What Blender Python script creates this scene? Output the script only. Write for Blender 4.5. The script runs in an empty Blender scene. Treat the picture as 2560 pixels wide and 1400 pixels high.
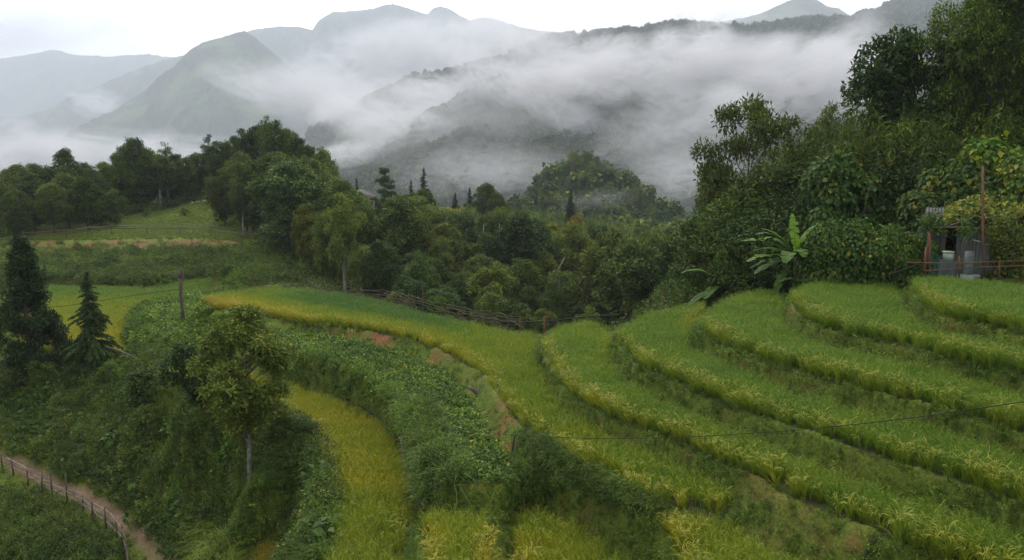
import bpy, math, random
import numpy as np
from mathutils import Vector, Matrix, Euler

random.seed(7)
RNG = np.random.default_rng(7)
SC = bpy.context.scene
COL = SC.collection
HAZE = 0.00016
SKY_LO, SKY_HI, SKY_GLOW, SUN_E, EXPOSURE = 0.50, 1.22, 4.8, 1.5, 0.3

# ---------------------------------------------------------------- camera, world, sun, exposure
cam_data = bpy.data.cameras.new('camera')
cam = bpy.data.objects.new('camera', cam_data); COL.objects.link(cam)
cam_data.sensor_width = 36.0; cam_data.lens = 30.0
cam_data.clip_start = 0.1; cam_data.clip_end = 60000
cam.location = (0, 0, 0)
cam.rotation_euler = (math.radians(90) - math.atan((700 - 420) / 2133.33), 0, 0)
SC.camera = cam

SUN_EL, SUN_AZ = math.radians(54), math.radians(-25)     # behind the clouds, ahead and slightly left
world = bpy.data.worlds.new('World'); SC.world = world; world.use_nodes = True
nt = world.node_tree; nt.nodes.clear()
def wn(t, **k):
    n = nt.nodes.new(t)
    for a, b in k.items(): setattr(n, a, b)
    return n
def wmath(op, a, b=None, c=None):
    n = wn('ShaderNodeMath', operation=op)
    for i, v in enumerate((a, b, c)):
        if v is None: continue
        if isinstance(v, (int, float)): n.inputs[i].default_value = v
        else: nt.links.new(v, n.inputs[i])
    return n.outputs[0]
wout = wn('ShaderNodeOutputWorld')
tc = wn('ShaderNodeTexCoord')
sky = wn('ShaderNodeTexSky', sky_type='NISHITA', sun_disc=False)
sky.sun_elevation = SUN_EL; sky.sun_rotation = SUN_AZ; sky.air_density = 1.5; sky.dust_density = 3
bg_sky = wn('ShaderNodeBackground'); bg_sky.inputs['Strength'].default_value = 0.12
nt.links.new(sky.outputs[0], bg_sky.inputs[0])
dirn = wn('ShaderNodeVectorMath', operation='NORMALIZE'); nt.links.new(tc.outputs['Generated'], dirn.inputs[0])
dot = wn('ShaderNodeVectorMath', operation='DOT_PRODUCT'); nt.links.new(dirn.outputs[0], dot.inputs[0])
GL_EL, GL_AZ = math.radians(24), math.radians(-2)
dot.inputs[1].default_value = (math.sin(GL_AZ) * math.cos(GL_EL), math.cos(GL_AZ) * math.cos(GL_EL), math.sin(GL_EL))
glow = wmath('POWER', wmath('MAXIMUM', dot.outputs['Value'], 0.0), 9.0)
mp = wn('ShaderNodeMapping'); mp.inputs['Scale'].default_value = (1.0, 1.0, 4.5)
nt.links.new(dirn.outputs[0], mp.inputs[0])
nz = wn('ShaderNodeTexNoise'); nz.inputs['Scale'].default_value = 3.2; nz.inputs['Detail'].default_value = 7; nz.inputs['Roughness'].default_value = 0.55
nz.inputs['Distortion'].default_value = 0.4
nt.links.new(mp.outputs[0], nz.inputs['Vector'])
cl = wn('ShaderNodeMapRange'); cl.inputs[1].default_value = 0.35; cl.inputs[2].default_value = 0.7
cl.inputs[3].default_value = SKY_LO; cl.inputs[4].default_value = SKY_HI
nt.links.new(nz.outputs[0], cl.inputs[0])
sepd = wn('ShaderNodeSeparateXYZ'); nt.links.new(dirn.outputs[0], sepd.inputs[0])
zen = wmath('MULTIPLY_ADD', wmath('MAXIMUM', sepd.outputs[2], 0.0), 1.5, 0.9)     # an overcast sky brightens towards the zenith
rad = wmath('MULTIPLY_ADD', glow, SKY_GLOW, wmath('MULTIPLY', cl.outputs[0], zen))
bg_cl = wn('ShaderNodeBackground'); bg_cl.inputs[0].default_value = (1.0, 0.985, 0.96, 1)
nt.links.new(rad, bg_cl.inputs[1])
mix = wn('ShaderNodeMixShader'); mix.inputs[0].default_value = 0.93
nt.links.new(bg_sky.outputs[0], mix.inputs[1]); nt.links.new(bg_cl.outputs[0], mix.inputs[2])
nt.links.new(mix.outputs[0], wout.inputs[0])
world.cycles.sampling_method = 'MANUAL'; world.cycles.sample_map_resolution = 256

sun_d = bpy.data.lights.new('sun', 'SUN'); sun_d.energy = SUN_E; sun_d.angle = math.radians(14); sun_d.color = (1.0, 0.96, 0.88)
sun = bpy.data.objects.new('sun', sun_d); COL.objects.link(sun)
sdir = Vector((math.sin(SUN_AZ) * math.cos(SUN_EL), math.cos(SUN_AZ) * math.cos(SUN_EL), math.sin(SUN_EL)))
sun.rotation_euler = sdir.to_track_quat('Z', 'Y').to_euler()

SC.view_settings.view_transform = 'Standard'; SC.view_settings.look = 'None'
SC.view_settings.exposure = EXPOSURE; SC.view_settings.gamma = 1.0; SC.view_settings.use_curve_mapping = False
SC.render.engine = 'CYCLES'
cy = SC.cycles
cy.max_bounces = 5; cy.diffuse_bounces = 3; cy.glossy_bounces = 1; cy.transmission_bounces = 3; cy.transparent_max_bounces = 8; cy.volume_bounces = 1
cy.caustics_reflective = False; cy.caustics_refractive = False; cy.use_denoising = True
cy.volume_step_rate = 1.0; cy.volume_max_steps = 128
# ---------------------------------------------------------------- helpers
def tag(o, label=None, cat=None, group=None, kind=None):
    if label: o['label'] = label
    if cat: o['category'] = cat
    if group: o['group'] = group
    if kind: o['kind'] = kind
    return o

def link(name, mesh, parent=None, loc=(0, 0, 0), rot=(0, 0, 0), scale=(1, 1, 1)):
    o = bpy.data.objects.new(name, mesh); COL.objects.link(o)
    o.location = loc; o.rotation_euler = rot; o.scale = scale
    if parent: o.parent = parent
    return o

def empty(name, loc, label, cat, group=None, rz=0.0):
    o = bpy.data.objects.new(name, None); COL.objects.link(o); o.location = loc; o.rotation_euler = (0, 0, rz)
    o.empty_display_size = 0.3
    return tag(o, label, cat, group)

def make_mesh(name, V, Q, mats=(), midx=None, smooth=False, attrs=None):
    V = np.asarray(V, np.float32).reshape(-1, 3)
    me = bpy.data.meshes.new(name)
    me.vertices.add(len(V)); me.vertices.foreach_set('co', V.ravel())
    if isinstance(Q, np.ndarray): Qs = Q.astype(np.int32); cnt = np.full(len(Qs), Qs.shape[1], np.int32); flat = Qs.ravel()
    else:
        cnt = np.array([len(f) for f in Q], np.int32); flat = np.array([i for f in Q for i in f], np.int32)
    me.loops.add(len(flat)); me.loops.foreach_set('vertex_index', flat)
    me.polygons.add(len(cnt))
    st = np.zeros(len(cnt), np.int32); st[1:] = np.cumsum(cnt)[:-1]
    me.polygons.foreach_set('loop_start', st)
    try: me.polygons.foreach_set('loop_total', cnt)
    except Exception: pass
    for m in mats: me.materials.append(m)
    if midx is not None: me.polygons.foreach_set('material_index', np.asarray(midx, np.int32))
    if smooth: me.polygons.foreach_set('use_smooth', np.ones(len(cnt), bool))
    if attrs:
        for k, (ty, dom, arr) in attrs.items():
            a = me.attributes.new(k, ty, dom)
            a.data.foreach_set('vector' if ty == 'FLOAT_VECTOR' else 'value', np.asarray(arr, np.int32 if ty == 'INT' else np.float32).ravel())
    me.update(); me.validate(clean_customdata=False)
    return me

class Geo:                                    # collects quads
    def __init__(s): s.V = []; s.Q = []; s.M = []; s.n = 0
    def add(s, V, Q, m=0):
        V = np.asarray(V, float).reshape(-1, 3); Q = np.asarray(Q, int)
        s.V.append(V); s.Q.append(Q + s.n); s.M.append(np.full(len(Q), m)); s.n += len(V)
        return s
    def mesh(s, name, mats, smooth=False):
        return make_mesh(name, np.concatenate(s.V), np.concatenate(s.Q), mats, np.concatenate(s.M), smooth)

def unit(a): return a / np.maximum(np.linalg.norm(a, axis=-1, keepdims=True), 1e-9)
def rdirs(n, rng): return unit(rng.normal(size=(n, 3)))

def leaves(P, D, N, L, W, droop=0.12):
    n = len(P); D = unit(D); S = unit(np.cross(D, N)); N = np.cross(S, D)
    L = np.broadcast_to(L, (n,))[:, None]; W = np.broadcast_to(W, (n,))[:, None]
    m = P + D * L * 0.42
    V = np.stack([P, m + S * W * 0.5 + N * W * 0.1, P + D * L - N * L * droop, m - S * W * 0.5 + N * W * 0.1], 1).reshape(-1, 3)
    return V, np.arange(4 * n).reshape(n, 4)

def tube(pts, rads, n=6, cap=True):
    pts = np.asarray(pts, float); rads = np.broadcast_to(rads, (len(pts),))
    T = unit(np.gradient(pts, axis=0)); up = np.array([0, 0, 1.0]) if abs(T[0][2]) < 0.9 else np.array([1.0, 0, 0])
    A = unit(np.cross(T, up)); B = np.cross(T, A)
    a = np.linspace(0, 2 * np.pi, n, endpoint=False)
    V = pts[:, None] + rads[:, None, None] * (np.cos(a)[None, :, None] * A[:, None] + np.sin(a)[None, :, None] * B[:, None])
    k = np.arange(len(pts) - 1)[:, None] * n; i = np.arange(n)[None]
    Q = np.stack([k + i, k + (i + 1) % n, k + n + (i + 1) % n, k + n + i], -1).reshape(-1, 4)
    V = V.reshape(-1, 3)
    if cap:
        m = len(pts) * n; V = np.concatenate([V, pts[:1], pts[-1:]])
        i = np.arange(0, n, 2)
        c0 = np.stack([np.full(len(i), m), (i + 2) % n, (i + 1) % n, i], -1); o = (len(pts) - 1) * n
        c1 = np.stack([np.full(len(i), m + 1), o + i, o + (i + 1) % n, o + (i + 2) % n], -1)
        Q = np.concatenate([Q, c0, c1])
    return V, Q

def box(c, s, R=None):
    c = np.asarray(c, float); h = np.asarray(s, float) / 2
    V = np.array([[x, y, z] for x in (-1, 1) for y in (-1, 1) for z in (-1, 1)], float) * h
    if R is not None: V = V @ np.asarray(R).T
    return V + c, np.array([[0,1,3,2],[4,6,7,5],[0,4,5,1],[2,3,7,6],[0,2,6,4],[1,5,7,3]])

def hash3(i, j, k, s):
    n = (i.astype(np.int64) * 374761393 + j.astype(np.int64) * 668265263 + k.astype(np.int64) * 2147483647 + s * 974711) & 0x7fffffff
    n = (n ^ (n >> 13)) * 1274126177 & 0x7fffffff
    n = (n ^ (n >> 16)) * 1103515245 & 0x7fffffff
    return (n & 0xffff) / 65535.0

def noise2(x, y, s=0):
    i = np.floor(x).astype(int); j = np.floor(y).astype(int); u = x - i; v = y - j
    u = u * u * (3 - 2 * u); v = v * v * (3 - 2 * v); k = np.zeros_like(i)
    a = hash3(i, j, k, s); b = hash3(i + 1, j, k, s); c = hash3(i, j + 1, k, s); d = hash3(i + 1, j + 1, k, s)
    return a*(1-u)*(1-v) + b*u*(1-v) + c*(1-u)*v + d*u*v

def fbm(x, y, s=0, o=4, g=0.5):
    r = 0; a = 1; t = 0
    for k in range(o):
        r = r + a * noise2(x * 2**k + 17.3 * k, y * 2**k - 9.1 * k, s + k); t += a; a *= g
    return r / t

# ---------------------------------------------------------------- materials
class NM:
    def __init__(s, name):
        s.m = bpy.data.materials.new(name); s.m.use_nodes = True; s.t = s.m.node_tree; s.t.nodes.clear()
        s.out = s.t.nodes.new('ShaderNodeOutputMaterial')
    def n(s, ty, ins=None, **k):
        nd = s.t.nodes.new(ty)
        for a, b in k.items(): setattr(nd, a, b)
        for a, b in (ins or {}).items():
            if isinstance(b, bpy.types.NodeSocket): s.t.links.new(b, nd.inputs[a])
            else: nd.inputs[a].default_value = b
        return nd
    def math(s, op, a, b=0.0, c=0.0): return s.n('ShaderNodeMath', {0: a, 1: b, 2: c}, operation=op).outputs[0]
    def noise(s, scale, detail=4, rough=0.55, vec=None, dist=0.0):
        if vec is None: vec = s.n('ShaderNodeNewGeometry').outputs['Position']
        return s.n('ShaderNodeTexNoise', {'Vector': vec, 'Scale': scale, 'Detail': detail, 'Roughness': rough, 'Distortion': dist}).outputs[0]
    def rng(s, v, a, b, c=0.0, d=1.0): return s.n('ShaderNodeMapRange', {0: v, 1: a, 2: b, 3: c, 4: d}).outputs[0]
    def ramp(s, v, stops):
        r = s.n('ShaderNodeValToRGB', {0: v}); e = r.color_ramp.elements
        e[0].position = stops[0][0]; e[0].color = (*stops[0][1], 1); e[1].position = stops[-1][0]; e[1].color = (*stops[-1][1], 1)
        for p, c in stops[1:-1]:
            x = e.new(p); x.color = (*c, 1)
        return r.outputs[0]
    def mix(s, f, a, b, bt='MIX'):
        nd = s.n('ShaderNodeMix', data_type='RGBA', blend_type=bt)
        for i, v in ((0, f), (6, a), (7, b)):
            if isinstance(v, bpy.types.NodeSocket): s.t.links.new(v, nd.inputs[i])
            else: nd.inputs[i].default_value = v if i == 0 else (*v, 1)
        return nd.outputs[2]
    def principled(s, col, rough=0.8, spec=0.2, bump=None, bs=0.3, bd=0.05):
        p = s.n('ShaderNodeBsdfPrincipled', {'Roughness': rough, 'Specular IOR Level': spec})
        if isinstance(col, bpy.types.NodeSocket): s.t.links.new(col, p.inputs['Base Color'])
        else: p.inputs['Base Color'].default_value = (*col, 1)
        if bump is not None:
            b = s.n('ShaderNodeBump', {'Height': bump, 'Strength': bs, 'Distance': bd}); s.t.links.new(b.outputs[0], p.inputs['Normal'])
        return p
    def done(s, sh):
        s.t.links.new(sh.outputs[0] if hasattr(sh, 'outputs') else sh, s.out.inputs[0]); return s.m

def leaf_mat(name, dark, light, alt=None, altp=0.0, trans=0.3, rough=0.5, spec=0.25, tint=False, nscale=0.25):
    m = NM(name); g = m.n('ShaderNodeNewGeometry'); oi = m.n('ShaderNodeObjectInfo')
    r = g.outputs['Random Per Island']
    c = m.mix(r, dark, light)
    if alt:
        r2 = m.math('FRACT', m.math('MULTIPLY', r, 37.7))
        c = m.mix(m.math('LESS_THAN', r2, altp), c, alt)
    nz = m.noise(nscale, 3)
    c = m.mix(1.0, c, m.ramp(nz, [(0.3, (0.72, 0.75, 0.72)), (0.7, (1.32, 1.18, 0.9))]), 'MULTIPLY')
    c = m.mix(1.0, c, m.ramp(oi.outputs['Random'], [(0.0, (0.6, 0.66, 0.66)), (0.5, (0.95, 0.95, 0.9)), (1.0, (1.45, 1.38, 1.15))]), 'MULTIPLY')
    c = m.mix(1.0, c, oi.outputs['Color'], 'MULTIPLY')
    p = m.principled(c, 0.62, spec * 0.4)
    t = m.n('ShaderNodeBsdfTranslucent', {'Color': m.mix(1.0, c, (1.25, 1.35, 0.7), 'MULTIPLY')})
    mx = m.n('ShaderNodeMixShader', {0: trans, 1: p.outputs[0], 2: t.outputs[0]})
    return m.done(mx)

def plain_mat(name, a, b, scale=3.0, rough=0.85, spec=0.2, bs=0.4, stretch=None, bd=0.02):
    m = NM(name); tcn = m.n('ShaderNodeTexCoord').outputs['Object']
    if stretch: tcn = m.n('ShaderNodeMapping', {0: tcn, 3: stretch}).outputs[0]
    z = m.noise(scale, 6, 0.6, tcn); z2 = m.noise(scale * 0.2, 3, 0.6, tcn)
    c = m.mix(m.rng(z, 0.3, 0.7), a, b); c = m.mix(1.0, c, m.ramp(z2, [(0.3, (0.75,) * 3), (0.7, (1.2,) * 3)]), 'MULTIPLY')
    return m.done(m.principled(c, rough, spec, z, bs, bd))

# ---------------------------------------------------------------- scattering of uncountable plants (geometry nodes on a point mesh)
def scatter(name, protos, P, rot, scl, idx, tint, label, kind='stuff', cat=None):
    n = len(P)
    if n == 0: return None
    me = bpy.data.meshes.new(name + '_points'); me.vertices.add(n); me.vertices.foreach_set('co', np.asarray(P, np.float32).ravel())
    for k, ty, arr in (('rot', 'FLOAT_VECTOR', rot), ('scl', 'FLOAT_VECTOR', scl), ('idx', 'INT', idx), ('tint', 'FLOAT', tint)):
        a = me.attributes.new(k, ty, 'POINT')
        arr = np.asarray(arr)
        if k == 'scl' and arr.ndim == 1: arr = np.repeat(arr[:, None], 3, 1)
        a.data.foreach_set('vector' if ty == 'FLOAT_VECTOR' else 'value', arr.astype(np.int32 if ty == 'INT' else np.float32).ravel())
    me.update()
    o = link(name, me); tag(o, label, cat, None, kind)
    pc = bpy.data.collections.new(name + '_kinds')
    for i, p in enumerate(protos):
        q = bpy.data.objects.new('%s_kind_%02d' % (name, i), p); pc.objects.link(q)
    g = bpy.data.node_groups.new(name + '_nodes', 'GeometryNodeTree')
    g.interface.new_socket('Geometry', in_out='INPUT', socket_type='NodeSocketGeometry')
    g.interface.new_socket('Geometry', in_out='OUTPUT', socket_type='NodeSocketGeometry')
    N = g.nodes; L = g.links
    gi = N.new('NodeGroupInput'); go = N.new('NodeGroupOutput'); ip = N.new('GeometryNodeInstanceOnPoints')
    ci = N.new('GeometryNodeCollectionInfo'); ci.inputs[0].default_value = pc; ci.inputs[1].default_value = True; ci.inputs[2].default_value = True
    def att(nm, ty):
        a = N.new('GeometryNodeInputNamedAttribute'); a.data_type = ty; a.inputs[0].default_value = nm; return a.outputs[0]
    L.new(gi.outputs[0], ip.inputs['Points']); L.new(ci.outputs[0], ip.inputs['Instance'])
    ip.inputs['Pick Instance'].default_value = True
    L.new(att('idx', 'INT'), ip.inputs['Instance Index']); L.new(att('scl', 'FLOAT_VECTOR'), ip.inputs['Scale'])
    er = N.new('FunctionNodeEulerToRotation'); L.new(att('rot', 'FLOAT_VECTOR'), er.inputs[0]); L.new(er.outputs[0], ip.inputs['Rotation'])
    L.new(ip.outputs[0], go.inputs[0])
    md = o.modifiers.new('scatter', 'NODES'); md.node_group = g
    return o

def rand_rot(n, rng, tilt=0.12):
    return np.stack([rng.normal(0, tilt, n), rng.normal(0, tilt, n), rng.uniform(0, 6.283, n)], 1)
# ---------------------------------------------------------------- layout (eye at the origin, z up, y ahead)
F = 2133.33
PITCH = math.atan((700 - 420) / F)
CP, SP = math.cos(PITCH), math.sin(PITCH)

def ray(px, py):
    px = np.asarray(px, float); py = np.asarray(py, float)
    x = (px - 1280) / F; v = (700 - py) / F
    return np.stack([x, CP + v * SP, -SP + v * CP], -1)

def on_plane(px, py, z):
    d = ray(px, py)
    return d * (z / d[..., 2])[..., None]

def at_depth(px, py, D):
    d = ray(px, py)
    return d * (np.asarray(D) / d[..., 1])[..., None]

def proj(P):
    P = np.asarray(P, float)
    c = P[..., 1] * CP - P[..., 2] * SP
    u = P[..., 1] * SP + P[..., 2] * CP
    return np.stack([1280 + F * P[..., 0] / c, 700 - F * u / c], -1)

RICE_H = 0.72
# name: (canopy height, outline in photo pixels on the canopy plane, ripeness front, ripeness back)
FIELDS = {
 'T1': (-4.6, [(2285,690),(2293,700),(2328,728),(2381,748),(2450,758),(2553,775),(2700,810),(2900,850),(2900,735),(2700,722),(2560,702),(2480,690),(2400,684),(2300,681)]),
 'T2': (-5.45, [(1985,722),(2005,748),(2054,770),(2117,789),(2222,806),(2363,840),(2469,861),(2560,880),(2700,915),(2900,965),
               (2900,890),(2700,862),(2560,832),(2450,815),(2363,797),(2290,770),(2258,740),(2240,708),(2220,690),(2150,680),(2080,686),(2010,703)]),
 'T3': (-6.3, [(1752,785),(1800,814),(1857,835),(1924,858),(2012,881),(2117,910),(2222,936),(2363,966),(2560,1018),(2700,1060),(2900,1120),
               (2900,1040),(2700,985),(2560,950),(2398,915),(2222,880),(2082,850),(2010,820),(1965,777),(1960,730),(1900,713),(1850,726),(1800,745),(1768,765)]),
 'T4': (-7.2, [(1549,812),(1570,844),(1619,882),(1700,912),(1800,952),(1906,986),(2012,1021),(2082,1045),(2200,1082),(2328,1116),(2450,1152),(2560,1190),(2700,1240),(2900,1320),
               (2900,1215),(2700,1150),(2560,1105),(2363,1052),(2187,1010),(2012,966),(1900,924),(1836,897),(1765,865),(1723,835),(1725,790),(1760,748),(1700,754),(1650,764),(1600,780)]),
 'T5': (-8.15, [(1362,830),(1380,872),(1426,938),(1468,966),(1556,1005),(1644,1033),(1700,1052),(1800,1098),(1906,1137),(1976,1177),(2082,1219),(2187,1255),(2258,1295),(2363,1325),(2469,1363),(2620,1420),(2800,1490),
               (2800,1390),(2560,1300),(2328,1232),(2187,1187),(2082,1150),(1976,1110),(1871,1072),(1765,1030),(1700,1003),(1609,957),(1550,915),(1518,865),(1525,818),(1500,798),(1440,796),(1395,806)]),
 'T6': (-9.0, [(509,731),(535,748),(617,759),(711,773),(781,785),(852,790),(922,799),(1004,816),(1051,830),(1100,848),(1173,882),(1210,900),(1225,925),(1257,966),(1299,1015),(1362,1058),(1433,1100),(1503,1135),(1556,1163),(1609,1195),(1700,1212),(1811,1228),
               (1815,1190),(1748,1165),(1700,1138),(1609,1088),(1503,1033),(1433,980),(1378,915),(1352,870),(1345,822),(1300,819),(1240,808),(1180,795),(1100,781),(1040,765),(980,748),(900,730),(830,720),(760,714),(680,713),(600,717)]),
 'T7': (-9.45, [(1665,1262),(1681,1285),(1695,1325),(1720,1400),(1745,1460),(2160,1470),(2060,1415),(2012,1385),(1941,1355),(1878,1325),(1836,1290),(1748,1265)]),
 'T8': (-9.2, [(2240,1420),(2300,1385),(2420,1388),(2560,1405),(2700,1440),(2700,1560),(2240,1560)]),
 'T9': (-10.9, [(1330,1240),(1377,1249),(1400,1276),(1468,1307),(1538,1367),(1600,1430),(1650,1500),(1340,1500),(1299,1400),(1289,1332),(1295,1275)]),
 'T10': (-10.5, [(1060,1272),(1102,1250),(1180,1256),(1236,1278),(1224,1325),(1208,1400),(1205,1500),(1120,1500),(1092,1399),(1075,1350),(1062,1300)]),
 'T11': (-11.4, [(560,905),(686,938),(773,960),(870,1001),(927,1022),(965,1051),(983,1093),(1011,1138),(1018,1184),(1014,1226),(1019,1269),(1004,1318),(997,1400),(1000,1500),(815,1500),(818,1400),(826,1262),(828,1190),(824,1156),(809,1107),(780,1050),(738,1029),(700,1008),(600,985),(500,955),(430,925),(440,888)]),
 'T12': (-12.8, [(85,714),(200,710),(340,712),(372,722),(460,695),(545,692),(500,722),(400,742),(345,752),(318,775),(305,815),(303,850),(330,872),(260,868),(170,858),(60,850)]),
 'T13': (-15.6, [(640,1358),(680,1340),(728,1346),(745,1400),(750,1500),(615,1500)]),
 'V1': (-10.2, [(690,868),(780,888),(900,928),(1000,1000),(1040,1060),(1065,1110),(1085,1150),(1140,1195),(1265,1200),(1282,1165),(1250,1120),(1215,1070),(1180,1005),(1130,955),(1080,918),(1000,882),(900,856),(800,837),(700,834)]),
 'V2': (-12.1, [(345,775),(400,752),(500,735),(560,765),(560,800),(500,835),(420,845),(360,815)]),
 'Y1': (-9.6, [(1095,519),(1190,519),(1200,526),(1150,532),(1100,528)]),
}
EYE_LINES = [  # polylines: (px, py, depth) of bare ground
 # path and its banks
 ('path', [(-150,1090,52),(0,1140,50),(100,1190,48),(200,1238,45.8),(290,1290,43.4),(350,1330,41.5),(385,1370,39.8),(398,1410,38.2),(400,1480,36.4)]),
 ('', [(-150,1050,53.2),(0,1085,51.6),(100,1140,49.6),(200,1195,47.3),(330,1270,43.7),(420,1330,41),(450,1400,38.3),(460,1480,36)]),
 ('', [(-150,1150,50.2),(0,1190,48.2),(100,1240,46),(200,1310,43),(320,1390,39.8),(330,1480,37.5)]),
 ('', [(-150,1300,45),(100,1360,41),(200,1440,38.5)]), ('', [(-200,1480,40),(200,1560,36)]),
 ('', [(-150,960,61),(60,960,59.5),(210,940,59),(300,930,57)]), ('', [(-50,1030,56),(60,1040,54.5),(250,1080,50.5),(400,1130,45.6),(500,1200,41.6),(530,1310,39),(560,1420,36.6)]),
 ('', [(450,1010,43.8),(600,1060,40),(640,1150,37),(690,1230,34.4),(720,1310,32.8)]), ('', [(610,1310,36.8),(600,1200,38.6)]),
 ('', [(350,890,59.5),(300,890,60)]),
 # red cut bank and pasture
 ('', [(-100,600,118),(100,592,118),(250,588,118),(420,588,119),(560,590,119),(640,600,118)]),
 ('', [(-100,640,113),(100,636,113.5),(250,634,113.5),(420,622,115),(570,606,116)]),
 ('', [(-100,655,107),(120,655,107),(300,655,107),(430,655,106)]), ('', [(100,700,98),(300,700,98),(440,690,97)]),
 ('', [(470,640,106),(560,632,106),(680,640,104),(720,665,99)]), ('', [(480,672,98),(600,680,94),(720,690,90),(760,700,86)]), ('', [(560,706,76),(620,700,80),(700,697,84)]),
 ('', [(-100,575,135),(100,572,132),(280,560,134),(420,560,134),(560,566,130)]), ('', [(250,545,145),(360,540,145),(470,520,148),(530,480,156),(560,462,160)]),
 ('', [(560,520,145),(600,560,134),(660,600,122),(720,640,112)]),
 ('', [(-200,560,150),(0,560,150),(150,555,155)]), ('', [(560,455,164),(700,445,160),(800,465,158),(880,505,160),(1000,545,170),(1080,535,192)]),
 ('', [(1050,522,206),(1140,520,210),(1220,522,210),(1330,540,205),(1400,548,205),(1500,552,215)]),
]
WORLD_LINES = [  # polylines of (x, y, z)
 [(-24,80,-13.5),(-17,70,-12.5)], [(-14,68,-12),(-5,62,-12),(3,57,-12.5),(8,56,-13)], [(-20,95,-15),(-8,84,-17),(4,74,-19),(14,72,-20),(24,74,-19)],
 [(-18,112,-14.5),(-6,105,-18),(8,98,-22),(22,95,-23),(36,92,-21)], [(-14,130,-12.5),(0,128,-17),(15,125,-20),(32,122,-22),(50,118,-21)],
 [(-10,160,-10.5),(5,165,-13.5),(20,160,-17),(40,150,-21),(60,150,-21)],
 [(0,188,-11.5),(20,185,-14),(45,185,-19),(70,185,-19)],
 [(12,52,-11),(20,54,-11.5),(24,60,-13.5)], [(19,48,-9.5),(22,47,-8.6)], [(24,48.5,-8.1),(29,49,-7.5)],
 [(33,52,-7.2),(38,50,-6.3)], [(26,62,-11),(32,58,-7),(36,54,-6.6)], [(30,70,-12),(40,66,-5),(50,62,-3),(60,60,-1)],
 [(20,44.5,-7.8),(22,43.6,-7.0)],
 [(12.5,47,-9.6),(17,46,-8.9)],
 [(19,36.5,-5.5),(22,38,-5.5),(27,39,-5.5),(36,39,-5.5),(45,38,-5.3)], [(19.5,44,-5.6),(27,45,-5.4),(40,46,-4.6)],
 [(35,90,-12),(55,85,0),(70,85,5)], [(60,45,-2),(70,40,0)], [(45,120,-18),(80,115,2)],
 [(-60,210,-20),(-20,215,-16),(30,235,-22),(80,230,-24)], [(-150,190,-25),(-90,185,-20)], [(-120,120,-14),(-140,60,-22),(-90,30,-26),(-40,15,-20)],
 [(-60,70,-17),(-70,95,-15)], [(-20,12,-14),(0,6,-7),(20,6,-5),(60,12,-2)], [(70,150,-10),(100,140,4)],
]
# ---------------------------------------------------------------- height field solved from the layout
def in_poly(X, Y, poly):
    r = np.zeros(X.shape, bool); n = len(poly); j = n - 1
    for i in range(n):
        xi, yi = poly[i]; xj, yj = poly[j]
        if yi != yj:
            r ^= ((yi > Y) != (yj > Y)) & (X < (xj - xi) * (Y - yi) / (yj - yi) + xi)
        j = i
    return r

def smooth_poly(pts, n=4):
    P = np.array(pts, float); out = []
    N = len(P)
    for i in range(N):
        a, b, c, d = P[i - 1], P[i], P[(i + 1) % N], P[(i + 2) % N]
        for k in range(n):
            t = k / n
            out.append(0.5 * ((2*b) + (c - a)*t + (2*a - 5*b + 4*c - d)*t*t + (3*b - a - 3*c + d)*t**3))
    return np.array(out)

def dilate(m, k=1):
    for _ in range(k):
        r = m.copy(); r[1:] |= m[:-1]; r[:-1] |= m[1:]; r[:, 1:] |= m[:, :-1]; r[:, :-1] |= m[:, 1:]; m = r
    return m

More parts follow.
